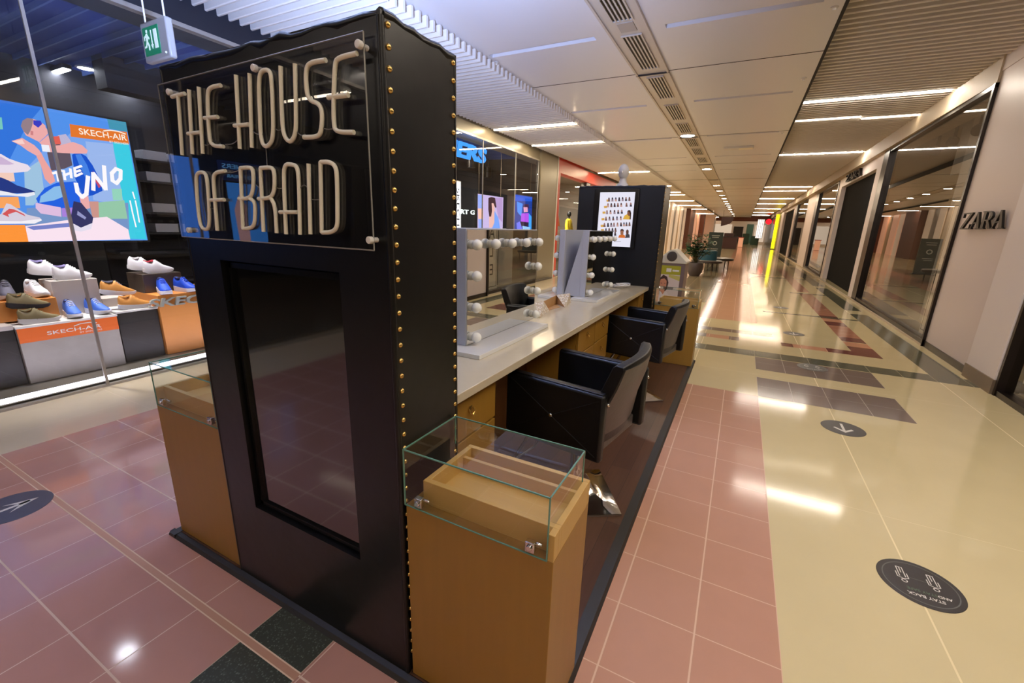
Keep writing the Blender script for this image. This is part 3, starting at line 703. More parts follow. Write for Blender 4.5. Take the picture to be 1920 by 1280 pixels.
# ---- drawings on screens, posters and the neon sign (metres on their own planes)
POSTER = [((52, 116, 220), [(1.2173, 2.61), (2.0211, 2.61), (1.8789, 2.4162), (1.6046, 1.895), (1.058, 1.8392)]), ((122, 166, 240), [(1.9636, 2.211), (2.1355, 2.3401), (2.2373, 2.4481), (2.5473, 2.3702), (2.5461, 1.5514), (2.1213, 1.5398), (1.7966, 1.6607), (1.8052, 2.0151)]), ((156, 184, 238), [(2.3044, 2.343), (2.545, 2.3561), (2.5329, 1.6995), (2.2672, 1.7416)]), ((70, 150, 180), [(2.5317, 2.61), (2.7, 2.61), (2.6971, 2.5073), (2.5358, 2.5114)]), ((62, 204, 228), [(2.5436, 2.3834), (2.6885, 2.3796), (2.691, 1.3144), (2.5279, 1.3241), (2.5378, 2.3136)]), ((160, 196, 226), [(1.7817, 1.9875), (1.9154, 2.1039), (1.8885, 1.7958), (1.787, 1.6602), (1.7301, 1.6572)]), ((228, 120, 48), [(2.2035, 2.4926), (2.6907, 2.5062), (2.6923, 2.3803), (2.1921, 2.3692)]), ((120, 150, 200), [(1.7348, 1.632), (2.0806, 1.6757), (2.5757, 1.7314), (2.5352, 1.4231), (1.6921, 1.4507)]), ((150, 200, 170), [(2.2623, 1.7133), (2.5427, 1.7589), (2.5398, 1.5513), (2.256, 1.5435)]), ((252, 228, 242), [(1.6933, 1.4572), (2.0116, 1.5231), (2.3532, 1.5679), (2.5263, 1.4306), (2.5267, 1.3164), (1.6793, 1.305)]), ((120, 130, 200), [(1.6968, 1.4507), (2.0278, 1.4961), (2.0205, 1.4547), (1.7428, 1.4185)]), ((255, 150, 60), [(0.9816, 1.4587), (1.691, 1.47), (1.6859, 1.305), (0.9491, 1.305)]), ((250, 165, 95), [(1.0272, 1.6856), (1.6944, 1.737), (1.6882, 1.6297), (1.0095, 1.5974)]), ((245, 205, 190), [(1.0668, 1.8829), (1.7043, 1.9602), (1.6984, 1.88), (1.0536, 1.8174)]), ((150, 212, 190), [(2.4464, 1.8747), (2.5384, 1.8824), (2.5239, 1.7577), (2.4378, 1.7523)]), ((120, 200, 190), [(1.1534, 2.3148), (1.7181, 2.4539), (1.7067, 2.3476), (1.1384, 2.2399)]), ((206, 150, 140), [(2.2251, 1.7251), (2.305, 1.7299), (2.2815, 1.5585), (2.2241, 1.5567)]), ((190, 182, 214), [(2.0892, 2.3636), (2.1542, 2.3879), (2.1839, 2.3227), (2.1813, 2.2186), (2.0704, 2.202)]), ((96, 84, 98), [(1.9777, 2.1818), (2.0764, 2.2919), (2.1545, 2.2146), (2.1523, 2.0836), (2.0827, 2.0422), (1.9763, 2.0102)]), ((226, 98, 88), [(2.0307, 2.3406), (2.0984, 2.3589), (2.1, 2.2831), (2.0269, 2.2649)]), ((238, 172, 172), [(1.9358, 2.2685), (2.0191, 2.3572), (2.0397, 2.336), (2.041, 2.2609), (1.9683, 2.2366)]), ((238, 172, 172), [(1.839, 2.3726), (1.8668, 2.4495), (1.9285, 2.4861), (1.9812, 2.4667), (2.0102, 2.4419), (2.0106, 2.4174), (2.031, 2.3966), (2.0115, 2.3583), (1.9845, 2.3263), (1.9369, 2.2749), (1.8942, 2.2982), (1.8523, 2.3211)]), ((150, 128, 138), [(1.8326, 2.4011), (1.8538, 2.4528), (1.8914, 2.4843), (1.9329, 2.4846), (1.9152, 2.4233), (1.8895, 2.3641), (1.8672, 2.3274), (1.8443, 2.3521)]), ((60, 62, 196), [(1.9306, 2.4721), (1.9833, 2.4781), (1.9896, 2.4501), (1.9537, 2.409), (1.9247, 2.4348)]), ((206, 130, 134), [(1.8936, 2.3709), (1.9116, 2.3682), (1.9047, 2.3305), (1.8862, 2.3309)]), ((30, 84, 205), [(2.1658, 2.1902), (2.2193, 2.2243), (2.2785, 2.1933), (2.3183, 2.1045), (2.3519, 1.9713), (2.3594, 1.8463), (2.2643, 1.7902), (2.1834, 1.7707), (2.1501, 1.9507)]), ((70, 130, 230), [(2.1928, 2.1941), (2.2377, 2.2072), (2.2731, 2.0988), (2.2896, 1.9375), (2.238, 1.9596), (2.2066, 2.0904)]), ((200, 80, 110), [(2.3088, 2.049), (2.3312, 1.9829), (2.3491, 1.8875), (2.3293, 1.8719), (2.3058, 1.9666)]), ((38, 98, 226), [(1.8132, 1.726), (1.8956, 1.835), (1.9957, 1.8959), (2.1453, 1.9234), (2.1865, 1.7572), (2.0973, 1.6492), (1.9807, 1.641), (1.8317, 1.6431)]), ((140, 190, 236), [(1.8519, 1.7543), (1.9681, 1.8542), (2.0426, 1.874), (2.036, 1.7673), (1.9439, 1.7187), (1.8303, 1.6884)]), ((225, 190, 225), [(1.8032, 1.6868), (1.9824, 1.6505), (1.9707, 1.5559), (1.821, 1.5839), (1.7937, 1.6348)]), ((170, 130, 220), [(1.9863, 1.644), (2.0877, 1.6556), (2.0729, 1.5591), (1.9779, 1.5561)]), ((238, 165, 160), [(1.9121, 1.9264), (1.9061, 2.0525), (1.8877, 2.1498), (1.9293, 2.1808), (1.945, 2.1079), (1.982, 1.998), (1.9858, 1.9079), (1.9421, 1.8753)]), ((238, 172, 172), [(1.7406, 2.2503), (1.8195, 2.2913), (1.8597, 2.262), (1.8927, 2.2393), (1.9238, 2.1924), (1.9247, 2.1552), (1.8865, 2.1435), (1.8353, 2.1789), (1.7971, 2.219)]), ((250, 210, 205), [(1.7447, 2.2486), (1.8172, 2.2789), (1.8279, 2.2385), (1.7906, 2.2324)]), ((238, 172, 172), [(1.9694, 2.2431), (2.0821, 2.2675), (2.1935, 2.3179), (2.264, 2.2969), (2.3014, 2.2499), (2.285, 2.2182), (2.1947, 2.2049), (2.0893, 2.1945), (1.9889, 2.1897)]), ((240, 240, 250), [(1.9441, 2.2514), (2.0005, 2.2543), (2.0005, 2.189), (1.9423, 2.189)]), ((238, 172, 172), [(2.1492, 1.7616), (2.2235, 1.7804), (2.2163, 1.6549), (2.1481, 1.6309)]), ((54, 54, 98), [(2.0937, 1.7199), (2.1527, 1.707), (2.1935, 1.6259), (2.2264, 1.5568), (2.1999, 1.4682), (2.1013, 1.4248), (2.0285, 1.452), (2.0418, 1.5513)]), ((230, 222, 240), [(2.0312, 1.503), (2.1052, 1.4473), (2.2121, 1.4997), (2.1872, 1.4339), (2.0979, 1.4051), (2.0279, 1.4243)]), ((150, 152, 200), [(2.1087, 1.6223), (2.1679, 1.5551), (2.1532, 1.5336), (2.096, 1.5805)]), ((236, 222, 236), [(1.1016, 2.0567), (1.647, 2.1208), (1.6924, 2.0856), (1.7503, 2.0633), (1.811, 2.0467), (1.8268, 2.0115), (1.7991, 1.9821), (1.7041, 1.959), (1.0676, 1.8873)]), ((206, 180, 214), [(1.0973, 2.0351), (1.6424, 2.0965), (1.6878, 2.061), (1.7194, 2.0411), (1.6818, 2.029), (1.0842, 1.97)]), ((40, 58, 132), [(1.0602, 1.8502), (1.6069, 1.9073), (1.6543, 1.8818), (1.7005, 1.8432), (1.769, 1.818), (1.8173, 1.7953), (1.8083, 1.7768), (1.036, 1.7296)]), ((236, 236, 246), [(1.0382, 1.7406), (1.5837, 1.7843), (1.6853, 1.7613), (1.8106, 1.7897), (1.8117, 1.7643), (1.7546, 1.7399), (1.6285, 1.7436), (1.0327, 1.7131)]), ((216, 206, 222), [(1.0006, 1.5531), (1.543, 1.5673), (1.5969, 1.6688), (1.6225, 1.664), (1.6675, 1.6161), (1.7229, 1.5674), (1.8041, 1.5441), (1.8144, 1.5155), (1.7546, 1.4828), (0.9823, 1.462)]), ((214, 88, 90), [(1.55, 1.5676), (1.6053, 1.6196), (1.6401, 1.6149), (1.6979, 1.5729), (1.7051, 1.5514), (1.647, 1.5938), (1.5883, 1.5665), (1.5923, 1.5403)]), ((245, 240, 248), [(0.9895, 1.4976), (1.665, 1.5042), (1.8114, 1.5312), (1.8144, 1.5155), (1.7546, 1.4828), (0.9823, 1.462)])]
POSTER_STROKES = [([(1.9796, 1.9849), (2.05, 2.0188)], 0.0218), ([(2.0134, 1.9951), (2.0092, 1.9154)], 0.0218), ([(2.0666, 2.0207), (2.0614, 1.9337)], 0.0218), ([(2.1222, 2.043), (2.1155, 1.9578)], 0.0218), ([(2.0602, 1.973), (2.1222, 2.0074)], 0.0218), ([(2.1579, 2.0552), (2.1501, 1.9747)], 0.0218), ([(2.1579, 2.0552), (2.2161, 2.0836)], 0.0218), ([(2.1534, 2.0176), (2.1997, 2.0389)], 0.0218), ([(2.1501, 1.9747), (2.2077, 2.0104)], 0.0218), ([(2.141, 1.8989), (2.1392, 1.8152), (2.1672, 1.7655), (2.2082, 1.8), (2.2528, 1.9815)], 0.0354), ([(2.2747, 1.8506), (2.304, 2.0211), (2.3823, 1.8651), (2.4091, 2.1049)], 0.0354), ([(2.5127, 2.0925), (2.4657, 2.0392), (2.4597, 1.9611), (2.4913, 1.9357), (2.5355, 1.99), (2.5524, 2.0774), (2.5127, 2.0925)], 0.0354), ([(2.5858, 1.7542), (2.588, 1.6128), (2.5955, 1.4616)], 0.0136), ([(2.6372, 1.7574), (2.6383, 1.6449), (2.6369, 1.5158)], 0.0136), ([(2.6273, 1.8531), (2.6344, 1.7795)], 0.0136)]
P1 = [((150, 170, 240), [(9.58, 2.328), (9.828, 2.3298), (9.8467, 1.4933), (9.6302, 1.4918)]), ((245, 190, 170), [(9.58, 2.001), (9.8351, 2.0131), (9.8523, 1.7552), (9.6147, 1.7488)]), ((180, 150, 200), [(10.4227, 2.3076), (10.8582, 2.3366), (10.8763, 1.6892), (10.6332, 1.8071)]), ((230, 180, 170), [(10.1272, 2.0269), (10.242, 2.2081), (10.3961, 2.1879), (10.435, 1.9816), (10.4255, 1.5584), (10.1538, 1.5404)]), ((70, 48, 52), [(10.0898, 2.2854), (10.2504, 2.3193), (10.4352, 2.3084), (10.5196, 2.0754), (10.4572, 2.0573), (10.3534, 2.1706), (10.2555, 2.1651), (10.2863, 1.9752), (10.2423, 1.8253), (10.1453, 1.8223), (10.0923, 1.9961)]), ((120, 160, 240), [(10.41, 1.9805), (10.6332, 1.8071), (10.7515, 1.4997), (10.2777, 1.4963), (10.4211, 1.6799)])]
P2 = [((40, 90, 210), [(11.6, 2.4691), (12.7606, 2.49), (12.759, 2.3596), (11.6159, 2.3069)]), ((60, 140, 240), [(11.7208, 2.2971), (12.109, 2.2539), (12.0437, 1.8822), (11.7716, 2.0057)]), ((230, 160, 190), [(12.1538, 2.1894), (12.4358, 2.2107), (12.4847, 2.0345), (12.208, 2.0165)]), ((70, 40, 70), [(12.1012, 2.1532), (12.2285, 2.2538), (12.5144, 2.2594), (12.5451, 2.1061), (12.4394, 2.1699), (12.1963, 2.1579)]), ((180, 84, 228), [(12.0364, 1.9761), (12.5378, 2.002), (12.5647, 1.7062), (12.0075, 1.7395)]), ((40, 30, 60), [(11.9135, 1.7441), (12.5631, 1.7237), (12.4931, 1.5646), (12.0017, 1.6105)]), ((110, 120, 240), [(11.7257, 1.69), (11.9523, 1.745), (12.1287, 1.5093), (11.7778, 1.49)]), ((60, 160, 250), [(12.5378, 2.002), (12.7512, 1.9046), (12.78, 1.5068), (12.5774, 1.5655)]), ((150, 200, 255), [(12.1205, 1.6122), (12.661, 1.5841), (12.6693, 1.4952), (12.1702, 1.4923)])]
TV = [((206, 160, 80), [(-1.494, 1.9336), (-1.4583, 1.9359), (-1.4537, 1.9112), (-1.4894, 1.9089)]), ((120, 90, 84), [(-1.474, 1.9112), (-1.4738, 1.9359), (-1.4523, 1.9359), (-1.4465, 1.9112)]), ((96, 70, 66), [(-1.4724, 1.9336), (-1.4728, 1.9515), (-1.465, 1.9582), (-1.4561, 1.9515), (-1.4533, 1.9336)]), ((150, 130, 140), [(-1.4335, 1.9124), (-1.4334, 1.937), (-1.412, 1.937), (-1.4062, 1.9124)]), ((60, 50, 56), [(-1.432, 1.9347), (-1.4324, 1.9526), (-1.4247, 1.9593), (-1.4158, 1.9526), (-1.413, 1.9347)]), ((190, 150, 140), [(-1.3933, 1.9136), (-1.3932, 1.9381), (-1.372, 1.9381), (-1.3662, 1.9136)]), ((80, 80, 96), [(-1.3918, 1.9359), (-1.3923, 1.9536), (-1.3847, 1.9603), (-1.3758, 1.9536), (-1.373, 1.9358)]), ((70, 64, 74), [(-1.3534, 1.9148), (-1.3534, 1.9392), (-1.3323, 1.9392), (-1.3265, 1.9148)]), ((60, 50, 56), [(-1.352, 1.937), (-1.3525, 1.9547), (-1.3449, 1.9613), (-1.3361, 1.9546), (-1.3333, 1.937)]), ((150, 130, 140), [(-1.3138, 1.916), (-1.3138, 1.9403), (-1.2929, 1.9403), (-1.2871, 1.916)]), ((60, 50, 56), [(-1.3124, 1.9381), (-1.313, 1.9557), (-1.3055, 1.9623), (-1.2967, 1.9557), (-1.2939, 1.938)]), ((70, 64, 74), [(-1.2745, 1.9171), (-1.2745, 1.9414), (-1.2538, 1.9413), (-1.2479, 1.9172)]), ((150, 110, 100), [(-1.2731, 1.9392), (-1.2737, 1.9567), (-1.2663, 1.9633), (-1.2576, 1.9567), (-1.2547, 1.9391)]), ((120, 90, 84), [(-1.2354, 1.9183), (-1.2355, 1.9424), (-1.2149, 1.9424), (-1.2091, 1.9183)]), ((96, 70, 66), [(-1.2341, 1.9402), (-1.2347, 1.9578), (-1.2274, 1.9643), (-1.2187, 1.9577), (-1.2158, 1.9402)]), ((206, 160, 80), [(-1.5179, 1.8625), (-1.4819, 1.865), (-1.4773, 1.8402), (-1.5133, 1.8376)]), ((190, 150, 140), [(-1.4803, 1.8466), (-1.4801, 1.8714), (-1.4585, 1.8715), (-1.4527, 1.8468)]), ((150, 110, 100), [(-1.4787, 1.8692), (-1.4791, 1.8872), (-1.4713, 1.894), (-1.4623, 1.8873), (-1.4595, 1.8693)]), ((120, 90, 84), [(-1.4408, 1.848), (-1.4407, 1.8727), (-1.4192, 1.8729), (-1.4134, 1.8482)]), ((60, 50, 56), [(-1.4393, 1.8705), (-1.4397, 1.8885), (-1.432, 1.8952), (-1.423, 1.8885), (-1.4202, 1.8706)]), ((70, 64, 74), [(-1.4017, 1.8494), (-1.4015, 1.8741), (-1.3803, 1.8742), (-1.3744, 1.8496)]), ((96, 70, 66), [(-1.4002, 1.8718), (-1.4006, 1.8897), (-1.3929, 1.8965), (-1.3841, 1.8898), (-1.3812, 1.8719)]), ((120, 90, 84), [(-1.3627, 1.8508), (-1.3627, 1.8753), (-1.3415, 1.8754), (-1.3357, 1.8509)]), ((150, 110, 100), [(-1.3613, 1.8731), (-1.3618, 1.891), (-1.3542, 1.8977), (-1.3453, 1.891), (-1.3425, 1.8732)]), ((190, 150, 140), [(-1.3241, 1.8521), (-1.3241, 1.8766), (-1.3031, 1.8767), (-1.2972, 1.8523)]), ((96, 70, 66), [(-1.3227, 1.8744), (-1.3232, 1.8922), (-1.3157, 1.8989), (-1.3069, 1.8922), (-1.304, 1.8745)]), ((120, 90, 84), [(-1.2626, 1.8543), (-1.2626, 1.8787), (-1.2419, 1.8788), (-1.236, 1.8545)]), ((150, 110, 100), [(-1.2613, 1.8765), (-1.2618, 1.8941), (-1.2544, 1.9008), (-1.2457, 1.8942), (-1.2428, 1.8765)]), ((70, 64, 74), [(-1.2132, 1.8561), (-1.2133, 1.8803), (-1.1927, 1.8804), (-1.1868, 1.8562)]), ((150, 110, 100), [(-1.2119, 1.8781), (-1.2125, 1.8957), (-1.2052, 1.9023), (-1.1965, 1.8958), (-1.1936, 1.8782)]), ((206, 160, 80), [(-1.5306, 1.7976), (-1.4944, 1.8003), (-1.4898, 1.7753), (-1.526, 1.7725)]), ((150, 130, 140), [(-1.4856, 1.769), (-1.4854, 1.794), (-1.4637, 1.7943), (-1.4578, 1.7693)]), ((150, 110, 100), [(-1.4839, 1.7918), (-1.4843, 1.8099), (-1.4765, 1.8168), (-1.4675, 1.8101), (-1.4647, 1.792)]), ((190, 150, 140), [(-1.4435, 1.7707), (-1.4434, 1.7957), (-1.4218, 1.796), (-1.416, 1.7711)]), ((96, 70, 66), [(-1.442, 1.7935), (-1.4424, 1.8116), (-1.4346, 1.8184), (-1.4256, 1.8117), (-1.4228, 1.7937)]), ((150, 130, 140), [(-1.3959, 1.7728), (-1.3957, 1.7976), (-1.3744, 1.7979), (-1.3686, 1.7731)]), ((96, 70, 66), [(-1.3944, 1.7954), (-1.3948, 1.8134), (-1.3871, 1.8202), (-1.3782, 1.8136), (-1.3754, 1.7956)]), ((70, 64, 74), [(-1.3521, 1.7746), (-1.3521, 1.7994), (-1.3309, 1.7996), (-1.325, 1.775)]), ((150, 110, 100), [(-1.3507, 1.7971), (-1.3512, 1.8151), (-1.3436, 1.8219), (-1.3347, 1.8153), (-1.3318, 1.7974)]), ((70, 64, 74), [(-1.3099, 1.7764), (-1.3099, 1.8011), (-1.2889, 1.8013), (-1.283, 1.7768)]), ((150, 110, 100), [(-1.3085, 1.7988), (-1.309, 1.8167), (-1.3015, 1.8235), (-1.2927, 1.8169), (-1.2898, 1.799)]), ((206, 160, 80), [(-1.5362, 1.7207), (-1.4998, 1.7237), (-1.4952, 1.6985), (-1.5316, 1.6955)]), ((120, 90, 84), [(-1.4912, 1.6941), (-1.491, 1.7194), (-1.4692, 1.7198), (-1.4633, 1.6947)]), ((150, 110, 100), [(-1.4896, 1.7171), (-1.4899, 1.7354), (-1.4821, 1.7424), (-1.473, 1.7357), (-1.4702, 1.7174)]), ((150, 130, 140), [(-1.449, 1.6962), (-1.4488, 1.7213), (-1.4271, 1.7217), (-1.4213, 1.6967)]), ((96, 70, 66), [(-1.4474, 1.7191), (-1.4478, 1.7373), (-1.44, 1.7443), (-1.431, 1.7376), (-1.4281, 1.7194)]), ((120, 90, 84), [(-1.4046, 1.6983), (-1.4045, 1.7234), (-1.383, 1.7238), (-1.3772, 1.6989)]), ((80, 80, 96), [(-1.4031, 1.7211), (-1.4036, 1.7393), (-1.3958, 1.7463), (-1.3869, 1.7396), (-1.384, 1.7215)]), ((150, 130, 140), [(-1.3595, 1.7005), (-1.3594, 1.7255), (-1.3381, 1.7259), (-1.3322, 1.7011)]), ((80, 80, 96), [(-1.358, 1.7233), (-1.3585, 1.7414), (-1.3508, 1.7483), (-1.3419, 1.7416), (-1.3391, 1.7236)]), ((190, 150, 140), [(-1.3147, 1.7027), (-1.3147, 1.7276), (-1.2935, 1.728), (-1.2877, 1.7033)]), ((96, 70, 66), [(-1.3133, 1.7254), (-1.3138, 1.7434), (-1.3062, 1.7503), (-1.2974, 1.7437), (-1.2945, 1.7257)]), ((206, 160, 80), [(-1.5397, 1.6455), (-1.5031, 1.6487), (-1.4985, 1.6234), (-1.535, 1.6201)]), ((120, 90, 84), [(-1.5033, 1.6217), (-1.503, 1.6472), (-1.4811, 1.6477), (-1.4752, 1.6225)]), ((150, 110, 100), [(-1.5016, 1.6449), (-1.502, 1.6634), (-1.494, 1.6705), (-1.4849, 1.6638), (-1.4821, 1.6454)]), ((70, 64, 74), [(-1.4608, 1.6241), (-1.4606, 1.6494), (-1.4388, 1.65), (-1.4329, 1.6248)]), ((60, 50, 56), [(-1.4592, 1.6472), (-1.4596, 1.6656), (-1.4517, 1.6726), (-1.4426, 1.666), (-1.4398, 1.6476)]), ((150, 130, 140), [(-1.4222, 1.6262), (-1.422, 1.6515), (-1.4004, 1.652), (-1.3946, 1.6269)]), ((60, 50, 56), [(-1.4206, 1.6492), (-1.4211, 1.6676), (-1.4133, 1.6746), (-1.4043, 1.6679), (-1.4014, 1.6497)]), ((150, 130, 140), [(-1.3887, 1.628), (-1.3886, 1.6532), (-1.3671, 1.6538), (-1.3612, 1.6288)]), ((150, 110, 100), [(-1.3871, 1.651), (-1.3876, 1.6693), (-1.3799, 1.6763), (-1.3709, 1.6697), (-1.3681, 1.6515)]), ((190, 150, 140), [(-1.347, 1.6303), (-1.347, 1.6555), (-1.3256, 1.656), (-1.3197, 1.6311)]), ((150, 110, 100), [(-1.3456, 1.6532), (-1.3461, 1.6714), (-1.3384, 1.6784), (-1.3295, 1.6718), (-1.3266, 1.6537)]), ((70, 64, 74), [(-1.3057, 1.6326), (-1.3057, 1.6576), (-1.2845, 1.6581), (-1.2786, 1.6333)]), ((96, 70, 66), [(-1.3043, 1.6554), (-1.3048, 1.6735), (-1.2972, 1.6805), (-1.2884, 1.6739), (-1.2855, 1.6559)]), ((190, 150, 140), [(-1.2705, 1.6346), (-1.2705, 1.6595), (-1.2495, 1.66), (-1.2436, 1.6353)]), ((80, 80, 96), [(-1.2692, 1.6573), (-1.2697, 1.6754), (-1.2622, 1.6823), (-1.2534, 1.6757), (-1.2505, 1.6577)]), ((120, 90, 84), [(-1.2414, 1.6362), (-1.2414, 1.661), (-1.2205, 1.6615), (-1.2146, 1.6369)]), ((80, 80, 96), [(-1.2401, 1.6588), (-1.2406, 1.6769), (-1.2332, 1.6838), (-1.2244, 1.6772), (-1.2215, 1.6593)]), ((120, 90, 84), [(-1.2066, 1.6381), (-1.2067, 1.6629), (-1.1859, 1.6634), (-1.18, 1.6388)]), ((96, 70, 66), [(-1.2053, 1.6607), (-1.2059, 1.6787), (-1.1985, 1.6856), (-1.1898, 1.679), (-1.1868, 1.6611)]), ((206, 160, 80), [(-1.5318, 1.5957), (-1.4952, 1.5991), (-1.4905, 1.5737), (-1.5271, 1.5702)]), ((120, 90, 84), [(-1.4797, 1.5613), (-1.4795, 1.5869), (-1.4576, 1.5876), (-1.4517, 1.5622)]), ((80, 80, 96), [(-1.478, 1.5847), (-1.4784, 1.6032), (-1.4705, 1.6104), (-1.4614, 1.6037), (-1.4586, 1.5852)]), ((120, 90, 84), [(-1.4409, 1.5637), (-1.4407, 1.5892), (-1.4189, 1.5898), (-1.413, 1.5646)]), ((96, 70, 66), [(-1.4393, 1.5869), (-1.4397, 1.6054), (-1.4319, 1.6126), (-1.4228, 1.6059), (-1.4199, 1.5875)]), ((70, 64, 74), [(-1.4011, 1.5661), (-1.401, 1.5915), (-1.3794, 1.5922), (-1.3735, 1.567)]), ((60, 50, 56), [(-1.3996, 1.5893), (-1.4, 1.6077), (-1.3923, 1.6148), (-1.3832, 1.6081), (-1.3804, 1.5898)]), ((120, 90, 84), [(-1.3652, 1.5683), (-1.3651, 1.5936), (-1.3437, 1.5942), (-1.3378, 1.5692)]), ((96, 70, 66), [(-1.3637, 1.5914), (-1.3642, 1.6097), (-1.3565, 1.6168), (-1.3475, 1.6102), (-1.3446, 1.5919)]), ((70, 64, 74), [(-1.3648, 1.5243), (-1.3647, 1.5498), (-1.3432, 1.5505), (-1.3373, 1.5253)]), ((96, 70, 66), [(-1.3633, 1.5475), (-1.3638, 1.5659), (-1.3561, 1.5731), (-1.3471, 1.5665), (-1.3442, 1.5481)]), ((214, 168, 70), [(-1.2793, 1.7141), (-1.2635, 1.7559), (-1.2305, 1.7754), (-1.1901, 1.7515), (-1.1886, 1.7136)]), ((130, 86, 64), [(-1.2338, 1.7731), (-1.2348, 1.8065), (-1.2174, 1.8178), (-1.1956, 1.807), (-1.193, 1.757), (-1.2131, 1.7511)]), ((60, 44, 40), [(-1.236, 1.7954), (-1.2287, 1.8155), (-1.2036, 1.8179), (-1.1888, 1.7849), (-1.1865, 1.7159), (-1.2004, 1.7156), (-1.2015, 1.7736), (-1.2161, 1.8045)]), ((206, 110, 50), [(-1.3137, 1.5032), (-1.3046, 1.5335), (-1.2726, 1.5461), (-1.2384, 1.5336), (-1.2285, 1.5042)]), ((150, 100, 76), [(-1.2915, 1.5455), (-1.2952, 1.5843), (-1.2802, 1.6007), (-1.2575, 1.5855), (-1.2557, 1.5421), (-1.2739, 1.5346)]), ((70, 48, 44), [(-1.2984, 1.5682), (-1.2941, 1.5981), (-1.2762, 1.6077), (-1.2561, 1.5946), (-1.2513, 1.5697), (-1.2623, 1.5865), (-1.2882, 1.5857)]), ((70, 66, 72), [(-1.2308, 1.5041), (-1.2298, 1.5419), (-1.2079, 1.5574), (-1.1831, 1.5423), (-1.1774, 1.5084)]), ((96, 66, 56), [(-1.2262, 1.5523), (-1.2295, 1.5863), (-1.2147, 1.6026), (-1.1969, 1.5873), (-1.1959, 1.5533), (-1.2089, 1.5437)]), ((190, 186, 200), [(-1.3601, 1.4597), (-1.2768, 1.4654), (-1.2761, 1.4585), (-1.3594, 1.4527)])]
